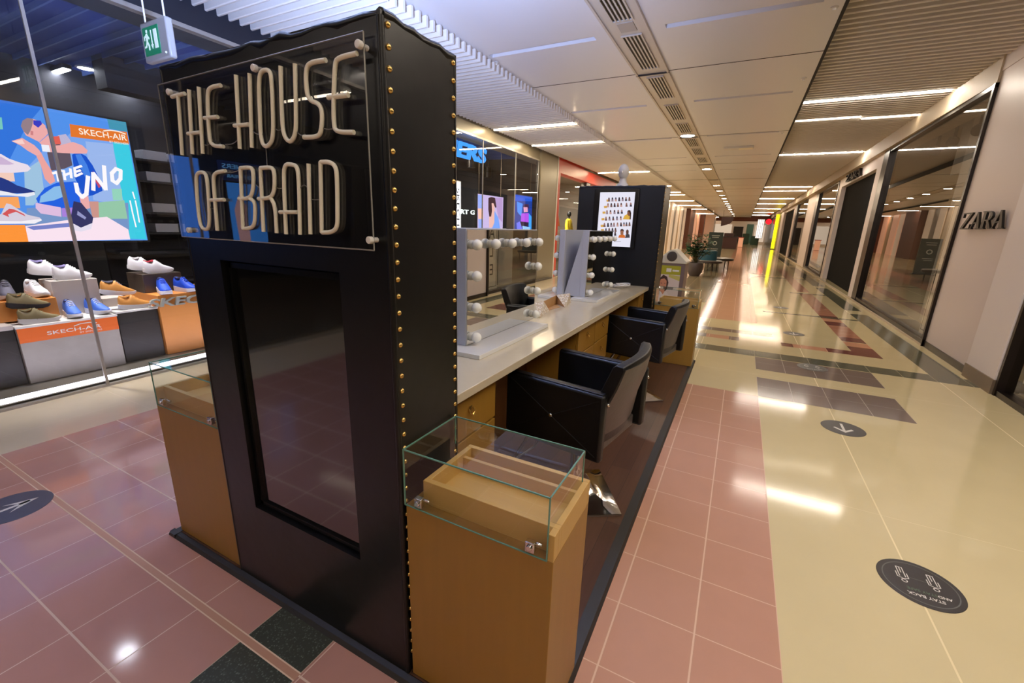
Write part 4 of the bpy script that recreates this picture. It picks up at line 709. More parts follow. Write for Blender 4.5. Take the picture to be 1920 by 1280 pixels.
LETTERS = [('T', [[(-1.7473, 1.9807), (-1.6692, 1.9832)], [(-1.708, 1.9811), (-1.7387, 1.8012)]]), ('H', [[(-1.6409, 1.9919), (-1.6761, 1.8017)], [(-1.5848, 1.9935), (-1.6151, 1.8002)], [(-1.6849, 1.8649), (-1.603, 1.8646)]]), ('E', [[(-1.4698, 1.9859), (-1.4732, 1.9859), (-1.4801, 1.986), (-1.4905, 1.986), (-1.5044, 1.9861), (-1.5161, 1.9851), (-1.5254, 1.9831), (-1.5325, 1.9799), (-1.5371, 1.9757), (-1.5418, 1.9659), (-1.5466, 1.9507), (-1.5515, 1.9297), (-1.5565, 1.9029), (-1.5603, 1.8801), (-1.5628, 1.8615), (-1.564, 1.8471), (-1.5639, 1.837), (-1.5596, 1.8291), (-1.5511, 1.8233), (-1.5385, 1.8197), (-1.5218, 1.8182), (-1.5095, 1.8172), (-1.5013, 1.8165), (-1.4972, 1.8161)], [(-1.5785, 1.9039), (-1.5068, 1.9018)]]), ('H', [[(-1.3881, 2.0045), (-1.4132, 1.805)], [(-1.324, 2.0008), (-1.3533, 1.8055)], [(-1.4266, 1.8712), (-1.3545, 1.8694)]]), ('O', [[(-1.2812, 1.9852), (-1.2773, 1.992), (-1.272, 1.997), (-1.2651, 2.0001), (-1.2568, 2.0013), (-1.2469, 2.0006), (-1.2395, 1.9982), (-1.2343, 1.994), (-1.2315, 1.988), (-1.2309, 1.9803), (-1.2309, 1.9705), (-1.2314, 1.9586), (-1.2325, 1.9445), (-1.2341, 1.9282), (-1.2359, 1.9125), (-1.2377, 1.8972), (-1.2397, 1.8825), (-1.2418, 1.8684), (-1.2441, 1.8557), (-1.2467, 1.8446), (-1.2495, 1.8349), (-1.2525, 1.8269), (-1.2568, 1.82), (-1.2624, 1.8144), (-1.2693, 1.8101), (-1.2775, 1.807), (-1.2847, 1.806), (-1.2909, 1.8071), (-1.2961, 1.8104), (-1.3002, 1.8158), (-1.3027, 1.8246), (-1.3037, 1.8367), (-1.303, 1.8521), (-1.3008, 1.8707), (-1.2984, 1.8894), (-1.296, 1.9083), (-1.2935, 1.9273), (-1.2909, 1.9464), (-1.2879, 1.9624), (-1.2847, 1.9753), (-1.2812, 1.9852)]]), ('U', [[(-1.1863, 2.0028), (-1.1872, 1.996), (-1.1889, 1.9822), (-1.1915, 1.9614), (-1.195, 1.9333), (-1.1978, 1.9083), (-1.2, 1.8865), (-1.2015, 1.8681), (-1.2022, 1.8532), (-1.2012, 1.8406), (-1.1983, 1.8302), (-1.1937, 1.8222), (-1.1872, 1.8166), (-1.1806, 1.8138), (-1.1739, 1.8137), (-1.1672, 1.8163), (-1.1604, 1.8216), (-1.1547, 1.8291), (-1.15, 1.8388), (-1.1464, 1.8507), (-1.1439, 1.8646), (-1.1412, 1.8825), (-1.1383, 1.9043), (-1.1352, 1.9297), (-1.132, 1.9587), (-1.1296, 1.9801), (-1.128, 1.9943), (-1.1273, 2.0013)]]), ('S', [[(-1.0096, 1.9949), (-1.0132, 1.995), (-1.0205, 1.9953), (-1.0315, 1.9956), (-1.0463, 1.9961), (-1.0585, 1.9957), (-1.0681, 1.9943), (-1.075, 1.9919), (-1.0792, 1.9886), (-1.0826, 1.9837), (-1.0854, 1.9771), (-1.0875, 1.9689), (-1.0889, 1.959), (-1.0896, 1.9495), (-1.0898, 1.9403), (-1.0892, 1.9314), (-1.088, 1.9229), (-1.0844, 1.9157), (-1.0784, 1.9097), (-1.0701, 1.905), (-1.0594, 1.9017), (-1.051, 1.8976), (-1.0449, 1.8929), (-1.0409, 1.8875), (-1.0392, 1.8813), (-1.0385, 1.8741), (-1.0389, 1.8657), (-1.0403, 1.8561), (-1.0428, 1.8453), (-1.0458, 1.8365), (-1.0491, 1.8297), (-1.053, 1.825), (-1.0572, 1.8223), (-1.0638, 1.8204), (-1.0727, 1.8193), (-1.0839, 1.819), (-1.0976, 1.8196), (-1.1079, 1.82), (-1.1148, 1.8203), (-1.1183, 1.8204)]]), ('E', [[(-0.8999, 1.9956), (-0.9039, 1.9956), (-0.912, 1.9954), (-0.9241, 1.9953), (-0.9406, 1.995), (-0.9538, 1.994), (-0.9636, 1.9923), (-0.9701, 1.9899), (-0.9731, 1.9867), (-0.9762, 1.98), (-0.9792, 1.9696), (-0.9822, 1.9555), (-0.9853, 1.9377), (-0.9881, 1.9202), (-0.9906, 1.903), (-0.9927, 1.8863), (-0.9945, 1.8699), (-0.9955, 1.8563), (-0.9956, 1.8456), (-0.9948, 1.8377), (-0.9931, 1.8328), (-0.9877, 1.8288), (-0.9786, 1.8258), (-0.966, 1.8237), (-0.9499, 1.8225), (-0.9379, 1.8217), (-0.93, 1.8211), (-0.9261, 1.8208)], [(-1.0116, 1.9093), (-0.9377, 1.9078)]]), ('O', [[(-1.6728, 1.7287), (-1.6693, 1.7347), (-1.6638, 1.7391), (-1.6564, 1.7421), (-1.647, 1.7436), (-1.6358, 1.7436), (-1.627, 1.742), (-1.6205, 1.7389), (-1.6164, 1.7342), (-1.6146, 1.7279), (-1.6137, 1.7193), (-1.6138, 1.7082), (-1.6148, 1.6948), (-1.6167, 1.679), (-1.6191, 1.6626), (-1.6218, 1.6457), (-1.625, 1.6282), (-1.6286, 1.6102), (-1.6326, 1.5949), (-1.6368, 1.5824), (-1.6413, 1.5727), (-1.6462, 1.5659), (-1.6523, 1.5612), (-1.6597, 1.5584), (-1.6685, 1.5577), (-1.6785, 1.5591), (-1.6861, 1.564), (-1.6912, 1.5724), (-1.6938, 1.5841), (-1.6938, 1.5993), (-1.6929, 1.6168), (-1.6909, 1.6368), (-1.6879, 1.659), (-1.684, 1.6835), (-1.6802, 1.7032), (-1.6765, 1.7182), (-1.6728, 1.7287)]]), ('F', [[(-1.5041, 1.7441), (-1.5076, 1.7439), (-1.5148, 1.7435), (-1.5257, 1.7429), (-1.5403, 1.7421), (-1.5522, 1.7401), (-1.5615, 1.7368), (-1.568, 1.7323), (-1.5718, 1.7265), (-1.5752, 1.7175), (-1.5781, 1.7053), (-1.5805, 1.6897), (-1.5826, 1.6708), (-1.5847, 1.6513), (-1.5871, 1.6311), (-1.5895, 1.6102), (-1.5921, 1.5887), (-1.5941, 1.5724), (-1.5954, 1.5615), (-1.5961, 1.556)], [(-1.6102, 1.6549), (-1.5321, 1.6562)]]), ('B', [[(-1.4223, 1.75), (-1.4498, 1.5681)], [(-1.4223, 1.75), (-1.4186, 1.7501), (-1.4113, 1.7502), (-1.4004, 1.7505), (-1.3859, 1.7507), (-1.375, 1.7497), (-1.3674, 1.7473), (-1.3631, 1.7436), (-1.3622, 1.7385), (-1.3621, 1.7319), (-1.3629, 1.7236), (-1.3647, 1.7137), (-1.3673, 1.7021), (-1.3706, 1.6918), (-1.3747, 1.6829), (-1.3796, 1.6753), (-1.3852, 1.6691), (-1.3929, 1.6644), (-1.4028, 1.6612), (-1.4148, 1.6595), (-1.4292, 1.6594), (-1.44, 1.6593), (-1.4473, 1.6592), (-1.4509, 1.6592)], [(-1.3936, 1.6597), (-1.3921, 1.6591), (-1.3892, 1.6577), (-1.3849, 1.6557), (-1.3791, 1.653), (-1.375, 1.6491), (-1.3726, 1.6441), (-1.372, 1.6378), (-1.373, 1.6303), (-1.3745, 1.622), (-1.3766, 1.6131), (-1.3792, 1.6034), (-1.3823, 1.593), (-1.3866, 1.5845), (-1.392, 1.5781), (-1.3986, 1.5737), (-1.4064, 1.5713), (-1.4142, 1.5694), (-1.4221, 1.5681), (-1.43, 1.5674), (-1.438, 1.5671), (-1.4441, 1.567), (-1.4481, 1.5668), (-1.4501, 1.5668)]]), ('R', [[(-1.3233, 1.747), (-1.3448, 1.56)], [(-1.3233, 1.747), (-1.3197, 1.7471), (-1.3125, 1.7472), (-1.3017, 1.7474), (-1.2875, 1.7477), (-1.2766, 1.7466), (-1.2688, 1.7443), (-1.2643, 1.7407), (-1.2628, 1.7358), (-1.2622, 1.7293), (-1.2623, 1.7213), (-1.2633, 1.7117), (-1.2651, 1.7005), (-1.2678, 1.6906), (-1.2714, 1.6822), (-1.2759, 1.6751), (-1.2815, 1.6694), (-1.2893, 1.665), (-1.2996, 1.6619), (-1.3122, 1.6601), (-1.3274, 1.6597), (-1.3389, 1.6594), (-1.3466, 1.6592), (-1.3504, 1.6591)], [(-1.2898, 1.6607), (-1.2887, 1.6593), (-1.2866, 1.6564), (-1.2835, 1.6521), (-1.2793, 1.6463), (-1.2766, 1.637), (-1.2755, 1.6243), (-1.2758, 1.608), (-1.2776, 1.5881), (-1.279, 1.573), (-1.28, 1.5629), (-1.2804, 1.5578)]]), ('A', [[(-1.2362, 1.5563), (-1.2353, 1.5663), (-1.2334, 1.5862), (-1.2306, 1.6156), (-1.227, 1.6542), (-1.2236, 1.6856), (-1.2205, 1.7099), (-1.2175, 1.7274), (-1.2148, 1.7382), (-1.2105, 1.7462), (-1.2045, 1.7513), (-1.197, 1.7535), (-1.1878, 1.753), (-1.1799, 1.752), (-1.1731, 1.7508), (-1.1675, 1.7493), (-1.1631, 1.7474), (-1.1596, 1.7438), (-1.1572, 1.7385), (-1.1558, 1.7315), (-1.1554, 1.7228), (-1.1561, 1.7071), (-1.158, 1.6842), (-1.1611, 1.6539), (-1.1655, 1.6158), (-1.1688, 1.5868), (-1.171, 1.5672), (-1.1721, 1.5573)], [(-1.2544, 1.6204), (-1.1733, 1.6213)]]), ('I', [[(-1.1082, 1.7519), (-1.1261, 1.5601)]]), ('D', [[(-1.0591, 1.7543), (-1.0777, 1.5662), (-1.0753, 1.5662), (-1.0705, 1.5664), (-1.0633, 1.5666), (-1.0538, 1.5669), (-1.045, 1.568), (-1.0369, 1.5698), (-1.0294, 1.5723), (-1.0226, 1.5755), (-1.0172, 1.5806), (-1.0132, 1.5876), (-1.0105, 1.5965), (-1.0091, 1.6073), (-1.0076, 1.6206), (-1.006, 1.6366), (-1.0043, 1.655), (-1.0024, 1.6758), (-1.0011, 1.6935), (-1.0002, 1.7083), (-0.9999, 1.72), (-1.0001, 1.7289), (-1.0018, 1.7363), (-1.0051, 1.7422), (-1.01, 1.7466), (-1.0164, 1.7496), (-1.0232, 1.7519), (-1.0305, 1.7534), (-1.0383, 1.7542), (-1.0466, 1.7542), (-1.0528, 1.7543), (-1.057, 1.7543), (-1.0591, 1.7543)]])]
STANDOFF = [(-1.7571, 1.996), (-1.2997, 2.0116), (-0.8917, 2.0136), (-1.77, 1.5522), (-0.8911, 1.5523)]
WIRES = [[(-1.6018, 1.8274), (-1.6007, 1.8272), (-1.5984, 1.8266), (-1.595, 1.8257), (-1.5905, 1.8246), (-1.5848, 1.8247), (-1.5781, 1.826), (-1.5703, 1.8285), (-1.5615, 1.8322), (-1.555, 1.8349), (-1.5506, 1.8367), (-1.5484, 1.8376)], [(-1.4874, 1.8214), (-1.4847, 1.8214), (-1.4795, 1.8212), (-1.4716, 1.821), (-1.4611, 1.8208), (-1.4512, 1.8215), (-1.4417, 1.8233), (-1.4327, 1.8261), (-1.4241, 1.8299), (-1.4177, 1.8327), (-1.4135, 1.8346), (-1.4114, 1.8355)], [(-1.3434, 1.8534), (-1.3423, 1.8526), (-1.3403, 1.851), (-1.3372, 1.8485), (-1.333, 1.8453), (-1.3279, 1.8428), (-1.3217, 1.841), (-1.3145, 1.84), (-1.3062, 1.8398), (-1.3001, 1.8396), (-1.2961, 1.8395), (-1.294, 1.8394)], [(-1.2369, 1.8517), (-1.2362, 1.8511), (-1.2347, 1.8501), (-1.2325, 1.8484), (-1.2295, 1.8463), (-1.2259, 1.845), (-1.2215, 1.8448), (-1.2164, 1.8454), (-1.2106, 1.847), (-1.2063, 1.8482), (-1.2034, 1.8489), (-1.202, 1.8493)], [(-1.1482, 1.838), (-1.147, 1.8372), (-1.1446, 1.8354), (-1.1411, 1.8328), (-1.1364, 1.8293), (-1.1318, 1.827), (-1.1273, 1.8257), (-1.1229, 1.8256), (-1.1187, 1.8266), (-1.1155, 1.8274), (-1.1133, 1.8279), (-1.1123, 1.8281)], [(-1.0392, 1.8383), (-1.0381, 1.838), (-1.0357, 1.8374), (-1.0322, 1.8364), (-1.0276, 1.8351), (-1.0224, 1.8343), (-1.0167, 1.8339), (-1.0105, 1.834), (-1.0039, 1.8345), (-0.9989, 1.8349), (-0.9956, 1.8352), (-0.9939, 1.8353)], [(-1.5052, 1.7394), (-1.5027, 1.7393), (-1.4975, 1.7392), (-1.4899, 1.739), (-1.4798, 1.7387), (-1.4698, 1.7389), (-1.4599, 1.7397), (-1.4502, 1.741), (-1.4406, 1.7428), (-1.4335, 1.7442), (-1.4288, 1.745), (-1.4264, 1.7455)], [(-1.3597, 1.702), (-1.3586, 1.7012), (-1.3564, 1.6997), (-1.3532, 1.6975), (-1.3488, 1.6945), (-1.3446, 1.6927), (-1.3404, 1.6919), (-1.3364, 1.6922), (-1.3324, 1.6936), (-1.3295, 1.6946), (-1.3275, 1.6953), (-1.3265, 1.6957)], [(-1.2653, 1.692), (-1.2639, 1.6917), (-1.2611, 1.6909), (-1.257, 1.6898), (-1.2514, 1.6883), (-1.2457, 1.6877), (-1.24, 1.688), (-1.234, 1.6892), (-1.228, 1.6912), (-1.2235, 1.6927), (-1.2205, 1.6937), (-1.219, 1.6942)], [(-1.1537, 1.6879), (-1.1525, 1.6886), (-1.1502, 1.6899), (-1.1466, 1.6919), (-1.142, 1.6945), (-1.1374, 1.6957), (-1.1329, 1.6953), (-1.1284, 1.6933), (-1.124, 1.6899), (-1.1207, 1.6873), (-1.1186, 1.6856), (-1.1175, 1.6848)], [(-1.1153, 1.6577), (-1.114, 1.6575), (-1.1114, 1.6572), (-1.1075, 1.6567), (-1.1024, 1.656), (-1.0969, 1.6556), (-1.0912, 1.6556), (-1.0852, 1.656), (-1.0789, 1.6566), (-1.0743, 1.6571), (-1.0711, 1.6575), (-1.0696, 1.6576)], [(-1.2891, 1.8066), (-1.2891, 1.8053), (-1.2892, 1.8026), (-1.2892, 1.7985), (-1.2893, 1.793), (-1.2896, 1.7867), (-1.29, 1.7795), (-1.2906, 1.7714), (-1.2913, 1.7624), (-1.2919, 1.7556), (-1.2923, 1.7511), (-1.2925, 1.7489)], [(-1.6225, 1.6355), (-1.6217, 1.6349), (-1.6201, 1.6337), (-1.6177, 1.6319), (-1.6145, 1.6295), (-1.6109, 1.6279), (-1.607, 1.6271), (-1.6028, 1.6272), (-1.5982, 1.628), (-1.5947, 1.6287), (-1.5924, 1.6291), (-1.5913, 1.6293)]]
SPOTP = 260
# ------------------------------------------------------------------ shoe shop window display
t = thing('led_strip', 'glowing white light strip along the foot of the shoe shop window', 'light', LW((0.1, 3.0, 0.04)))
q = MB(); lbox(q, 0.035, 0.20, 0.62, 11.5, 0.041, 0.05); obj('housing', q, M_lampwhite, t)
q = MB(); lbox(q, 0.045, 0.185, 0.63, 11.5, 0.0505, 0.053); obj('diffuser', q, emitter('cold_strip_light', (228, 226, 255), 9.0), t)

def flat_picture(mb, data, plane, step=0.0006, em=None):
    """layered flat patches of a printed or lit picture; plane maps (u, v, layer height) to a point"""
    for i, (rgb, pts) in enumerate(data):
        mb.use(screen_ink(rgb, em) if em else ink(rgb))
        mb.poly([plane(a, b, step * (i + 1)) for a, b in pts])
def stroke(mb, pts, w, plane, h, m):
    mb.use(m)
    for (a, b), (c, d) in zip(pts[:-1], pts[1:]):
        dx, dy = c - a, d - b; L_ = math.hypot(dx, dy) or 1; nx, ny = -dy / L_ * w / 2, dx / L_ * w / 2; ex, ey = dx / L_ * w * 0.3, dy / L_ * w * 0.3
        mb.poly([plane(a - ex + nx, b - ey + ny, h), plane(c + ex + nx, d + ey + ny, h), plane(c + ex - nx, d + ey - ny, h), plane(a - ex - nx, b - ey - ny, h)])

XP = -6.40
SC = 0.82
t = thing('led_screen', 'large lit advertising screen with a crouching man above the shoe display', 'screen', (XP - 0.05, 1.4, 1.30))
obj('housing', MB().box(XP - 0.1, XP - 0.004, 0.15, 2.73, 1.285, 2.63), M_black, t)
pic = MB(); pl = lambda a, b, h: (XP + h, a, b)
pic.use(screen_ink((84, 146, 236), SC)).poly([pl(0.18, 1.305, 0), pl(2.70, 1.305, 0), pl(2.70, 2.61, 0), pl(0.18, 2.61, 0)])
flat_picture(pic, POSTER, pl, em=SC)
hh = 0.0006 * (len(POSTER) + 2)
for pts, wd in POSTER_STROKES:
    stroke(pic, pts, wd, pl, hh, screen_ink((255, 250, 255), SC)); hh += 0.0002
wm = screen_ink((255, 240, 225), SC)
pic.use(wm).text('SKECH-AIR', (XP + hh, 2.255, 2.405), (0, 1, 0.01), (0, 0, 1), 0.058, width=0.41, bold=0.012)
pic.use(wm).text('BY SKECHERS', (XP + hh, 2.50, 2.362), (0, 1, 0.01), (0, 0, 1), 0.022, width=0.17)
stroke(pic, [(2.47, 2.475), (2.53, 2.493), (2.60, 2.494), (2.66, 2.478)], 0.012, pl, hh, wm)
obj('picture', pic, None, t, smooth=None, normals=False)
# more screens of the same shop, behind the viewer: they show only as reflections in the neon sign's acrylic
def plain_screen(label, y0, y1, z0, z1, x, rgb, extra=None):
    t = thing('led_screen', label, 'screen', (x, (y0 + y1) / 2, z0))
    obj('housing', MB().box(x - 0.08, x - 0.004, y0 - 0.02, y1 + 0.02, z0 - 0.02, z1 + 0.02), M_black, t)
    m = MB(); m.use(screen_ink(rgb, 1.0)).poly([(x, y0, z0), (x, y1, z0), (x, y1, z1), (x, y0, z1)])
    if extra: extra(m)
    obj('picture', m, None, t, smooth=None, normals=False)
plain_screen('blue lit screen in the shoe shop window just behind the viewer', -1.42, -0.92, 1.32, 2.28, -6.0, (70, 130, 240))
def ex(m):
    m.use(screen_ink((20, 30, 70), 1.0)).poly([(-5.999, -2.26, 2.06), (-5.999, -1.64, 2.06), (-5.999, -1.64, 2.30), (-5.999, -2.26, 2.30)])
    m.use(screen_ink((120, 190, 255), 1.0)).text('SKECHERS', (-5.998, -2.22, 2.21), (0, 1, 0), (0, 0, 1), 0.055, width=0.52)
    m.use(screen_ink((120, 190, 255), 1.0)).text('STREETWEAR', (-5.998, -2.2, 2.10), (0, 1, 0), (0, 0, 1), 0.04, width=0.46)
    m.use(screen_ink((200, 150, 150), 1.0)).poly([(-5.998, -1.95, 1.25), (-5.998, -1.8, 1.3), (-5.998, -1.78, 1.7), (-5.998, -1.86, 1.9), (-5.998, -1.95, 1.75)])
plain_screen('tall blue lit fashion screen in the shoe shop further behind the viewer', -2.2, -1.72, 1.2, 2.04, -6.0, (64, 140, 235), ex)

M_concrete = mat('grey_concrete_board', (160, 152, 142), 0.5, noise=0.28, nscale=4)
M_paleconc = mat('pale_concrete_block', (200, 190, 182), 0.5, noise=0.06, nscale=5)
M_oran = mat('orange_print', (222, 104, 34), 0.45); M_orwood = mat('orange_board', (212, 138, 66), 0.5, noise=0.05)
M_dkblk = mat('dark_grey_pedestal', (40, 36, 30), 0.45); M_slab = mat('white_display_slab', (226, 222, 216), 0.35)
M_silver = mat('silver_letters', (176, 180, 170), 0.35, metal=0.3)
def block(name, label, x0, x1, y0, y1, z0, z1, m, cat='plinth'):
    t = thing(name, label, cat, ((x0 + x1) / 2, (y0 + y1) / 2, z0))
    obj('body', MB().box(x0, x1, y0, y1, z0, z1), m, t, bevel=0.004)
    return t
t = block('display_plinth', 'grey concrete shoe plinth with an orange branded band on top', -6.35, -5.71, 1.285, 2.01, 0.041, 0.565, M_concrete)
q = MB().box(-5.7095, -5.706, 1.285, 2.01, 0.43, 0.565); obj('brand_band', q, M_oran, t)
q = MB().text('SKECH-AIR', (-5.705, 1.47, 0.475), (0, 1, 0), (0, 0, 1), 0.034, width=0.40, bold=0.01); q.text('BY SKECHERS', (-5.705, 1.70, 0.447), (0, 1, 0), (0, 0, 1), 0.015, width=0.17)
stroke(q, [(1.67, 0.525), (1.72, 0.540), (1.79, 0.540), (1.84, 0.528)], 0.008, lambda a, b, h: (h, a, b), -5.705, M_slab)
obj('lettering', q, mat('white_print', (245, 225, 205), 0.5), t, smooth=None, normals=False)
obj('top_slab', MB().box(-6.35, -5.70, 1.28, 2.015, 0.566, 0.585), M_slab, t)
block('display_block', 'tall pale concrete block carrying the white sneakers', -6.34, -6.04, 1.67, 2.03, 0.586, 0.935, M_paleconc, 'block')
t = block('display_plinth', 'long dark plinth under the orange box at the left frame edge', -6.4, -5.74, 0.2, 1.28, 0.041, 0.56, M_dkblk)
obj('top_slab', MB().box(-6.4, -5.73, 0.2, 1.275, 0.561, 0.60), M_paleconc, t)
block('display_block', 'low orange box carrying the grey and white sneakers', -6.36, -5.93, 0.35, 1.655, 0.602, 0.79, M_orwood, 'block')
t = block('display_plinth', 'dark grey plinth between the concrete plinth and the orange plinth', -6.4, -5.75, 2.03, 2.395, 0.041, 0.585, M_dkblk)
obj('top_slab', MB().box(-6.4, -5.73, 2.022, 2.395, 0.586, 0.603), M_slab, t)
block('display_block', 'small pale step behind the tan sneakers', -6.36, -6.12, 2.06, 2.28, 0.604, 0.70, M_paleconc, 'block')
t = block('display_plinth', 'orange wooden plinth with large silver brand letters', -6.4, -5.72, 2.405, 3.6, 0.041, 0.73, M_orwood)
q = MB().text('SKECHERS', (-5.715, 2.29, 0.607), (0, 1, 0), (0, 0, 1), 0.09, depth=0.03, width=1.05, bold=0.02, shear=0.2)
obj('lettering', q, M_silver, t, smooth=None)
block('display_block', 'dark brown block carrying the second pair of white sneakers', -6.36, -5.985, 2.41, 2.80, 0.731, 0.945, mat('dark_brown_block', (74, 62, 52), 0.4), 'block')
t = block('display_plinth', 'long dark plinth at the far end of the shoe window', -6.4, -5.74, 3.62, 8.2, 0.041, 0.56, M_dkblk)

# sneakers: built once per colour, in their own frame (toe towards +X)
def ringpts(hw, zb, zt, n=10, pw=2.4):
    out = []
    for k in range(n + 1):
        a = math.pi * k / n
        c, s_ = math.cos(a), math.sin(a)
        out.append((hw * math.copysign(abs(c) ** (2 / pw), c), zb + (zt - zb) * abs(s_) ** (2 / pw)))
    return out
def sneaker(label, loc, yaw, cols, grp, tilt=0.0, roll=0.0, s=1.0):
    up, sole, lace, inner = cols
    t = thing('sneaker', label, 'shoe', loc, 0, grp)
    t.rotation_euler = (roll, tilt, yaw); t.scale = (s, s * 1.1, s * 1.45)
    so = [(-0.002, 0.020, 0.012, 0.040), (0.02, 0.035, 0.002, 0.040), (0.06, 0.038, 0.0, 0.036), (0.12, 0.036, 0.0, 0.032), (0.18, 0.044, 0.0, 0.029), (0.23, 0.046, 0.003, 0.029), (0.27, 0.036, 0.010, 0.031), (0.297, 0.012, 0.020, 0.033)]
    m = MB(); m.loft([[(x, -h, a), (x, -h * 1.03, (a + b) / 2), (x, -h, b), (x, h, b), (x, h * 1.03, (a + b) / 2), (x, h, a)] for x, h, a, b in so])
    obj('sole', m, sole, t, world=False, smooth=50)
    us = [(0.004, 0.022, 0.088), (0.014, 0.031, 0.102), (0.035, 0.034, 0.098), (0.065, 0.035, 0.083), (0.095, 0.036, 0.086), (0.115, 0.036, 0.106), (0.130, 0.037, 0.101), (0.155, 0.040, 0.084), (0.19, 0.043, 0.067), (0.23, 0.042, 0.054), (0.262, 0.032, 0.046), (0.285, 0.016, 0.038)]
    m = MB(); m.loft([[(x, a, b) for a, b in ringpts(h, 0.028, z)] for x, h, z in us], closed=True)
    obj('upper', m, up, t, world=False, smooth=60)
    m = MB(); m.loft([[(0.060 + 0.044 * math.cos(2 * math.pi * k / 18) * r, 0.022 * math.sin(2 * math.pi * k / 18) * r, (0.093 + 0.009 * math.cos(2 * math.pi * k / 18) ** 2 + 0.003) - dz) for k in range(18)] for r, dz in ((1.12, 0.006), (1.0, -0.002), (0.86, 0.004), (0.5, 0.012))])
    obj('collar', m, inner, t, world=False, smooth=60)
    m = MB()
    for x, z, w_ in ((0.128, 0.104, 0.020), (0.143, 0.095, 0.021), (0.158, 0.086, 0.022), (0.173, 0.078, 0.022)):
        m.tube([(x - 0.004, -w_, z - 0.010), (x, -w_ * 0.5, z - 0.0005), (x, w_ * 0.5, z - 0.0005), (x - 0.004, w_, z - 0.010)], 0.0028, 6)
    obj('laces', m, lace, t, world=False)
    return t
def sm(n, rgb): return mat(n, rgb, 0.55)
sh_white, sh_rub, sh_lav = sm('white_mesh_upper', (240, 238, 244)), sm('white_rubber', (236, 234, 236)), sm('lavender_lining', (150, 140, 190))
sh_dk, sh_dk2, sh_blue, sh_navy, sh_tan, sh_olive, sh_black, sh_red = sm('charcoal_knit', (96, 94, 108)), sm('dark_lining', (30, 30, 38)), sm('cornflower_knit', (70, 112, 205)), sm('navy_lining', (24, 34, 84)), sm('tan_suede', (208, 142, 66)), sm('olive_suede', (122, 108, 72)), sm('black_rubber', (34, 30, 34)), sm('red_lining', (190, 40, 60))
sh_royal = sm('royal_blue_knit', (36, 84, 214))
G = 'sneakers in the shop window display'
H = math.pi / 2
sneaker('white sneaker standing on the tall pale block', (-6.10, 1.72, 0.936), H, (sh_white, sh_rub, sh_rub, sh_lav), G)
sneaker('white sneaker propped behind another on the tall pale block', (-6.22, 1.58, 0.995), H, (sh_white, sh_rub, sh_rub, sh_lav), G, tilt=0.12)
sneaker('charcoal grey sneaker facing out on the low orange box', (-6.27, 1.42, 0.791), -0.22, (sh_dk, sh_rub, sh_dk, sh_dk2), G, s=1.1)
sneaker('white sneaker facing out on the low orange box', (-6.25, 1.56, 0.791), 0.12, (sh_white, sh_rub, sh_rub, sh_rub), G, s=1.05)
sneaker('olive brown sneaker on its side along the white slab', (-5.80, 1.335, 0.586), H - 0.06, (sh_olive, sh_rub, sh_olive, sh_olive), G, s=0.95)
sneaker('olive brown sneaker propped up above its pair on the white slab', (-5.86, 1.30, 0.735), H + 0.0, (sh_olive, sh_black, sh_olive, sh_olive), G, tilt=0.1, s=0.95)
sneaker('cornflower blue sneaker facing out, left of its pair on the concrete plinth', (-6.03, 1.745, 0.586), -0.10, (sh_blue, sh_rub, sh_rub, sh_navy), G, s=1.08)
sneaker('cornflower blue sneaker facing out, right of its pair on the concrete plinth', (-6.03, 1.90, 0.586), 0.22, (sh_blue, sh_rub, sh_rub, sh_navy), G, s=1.05)
sneaker('tan suede sneaker standing in front on the dark plinth', (-5.83, 2.09, 0.604), H - 0.04, (sh_tan, sh_rub, sh_tan, sh_tan), G)
sneaker('tan suede sneaker with charcoal collar propped behind its pair', (-5.92, 1.99, 0.775), H - 0.1, (sh_tan, sh_rub, sh_dk, sh_dk), G, tilt=0.12)
sneaker('royal blue sneaker facing out, left of its pair on the orange plinth', (-5.97, 2.56, 0.731), -0.25, (sh_royal, sh_rub, sh_royal, sh_navy), G, s=1.15)
sneaker('royal blue sneaker facing out, right of its pair on the orange plinth', (-5.97, 2.715, 0.731), 0.2, (sh_royal, sh_rub, sh_royal, sh_navy), G, s=1.12)
sneaker('white sneaker with pink lining in front on the dark brown block', (-6.05, 2.46, 0.946), H, (sh_white, sh_rub, sh_rub, sh_red), G)
sneaker('white sneaker propped behind its pair on the dark brown block', (-6.16, 2.36, 0.99), H, (sh_white, sh_rub, sh_rub, sh_rub), G, tilt=0.12)

# racks inside the shop
t = thing('shoe_rack', 'dim shoe rack with white boxes at the back of the shoe shop', 'rack', (-8.6, 4.2, 0.04))
m = MB().box(-9.0, -8.95, 3.2, 5.6, 0.04, 3.0)
for z in (0.5, 1.0, 1.3, 1.62, 2.1, 2.42): m.box(-8.95, -8.5, 3.2, 5.6, z, z + 0.03)
obj('shelf', m, mat('dim_rack', (40, 38, 42), 0.6), t)
M_shoebox = mat('pale_grey_shoe_box', (190, 190, 196), 0.6)
k = 0
for z in (1.33, 1.65, 2.13, 2.45):
    for y in (3.75, 4.15, 4.55):
        o = obj('shoe_box', MB().box(-8.9, -8.55, y, y + 0.33, z + 0.002, z + 0.14), M_shoebox, bevel=0.004); k += 1
        tag(o, 'pale grey shoe box on the rack, %s in its row, %s shelf from the top' % (['left', 'middle', 'right'][(k - 1) % 3], ['fourth', 'third', 'second', 'first'][(k - 1) // 3]), 'box', 'shoe boxes on the dim rack')
sneaker('grey sneaker on the dim rack beside the black tower', (-8.5, 4.62, 1.031), 0.2, (sh_dk, sh_rub, sh_dk, sh_dk2), 'sneakers on the dim rack', s=1.2)
sneaker('white soled black sneaker on the dim rack near the black tower', (-8.5, 4.2, 1.031), 0.2, (sh_black, sh_rub, sh_black, sh_dk2), 'sneakers on the dim rack', s=1.2)

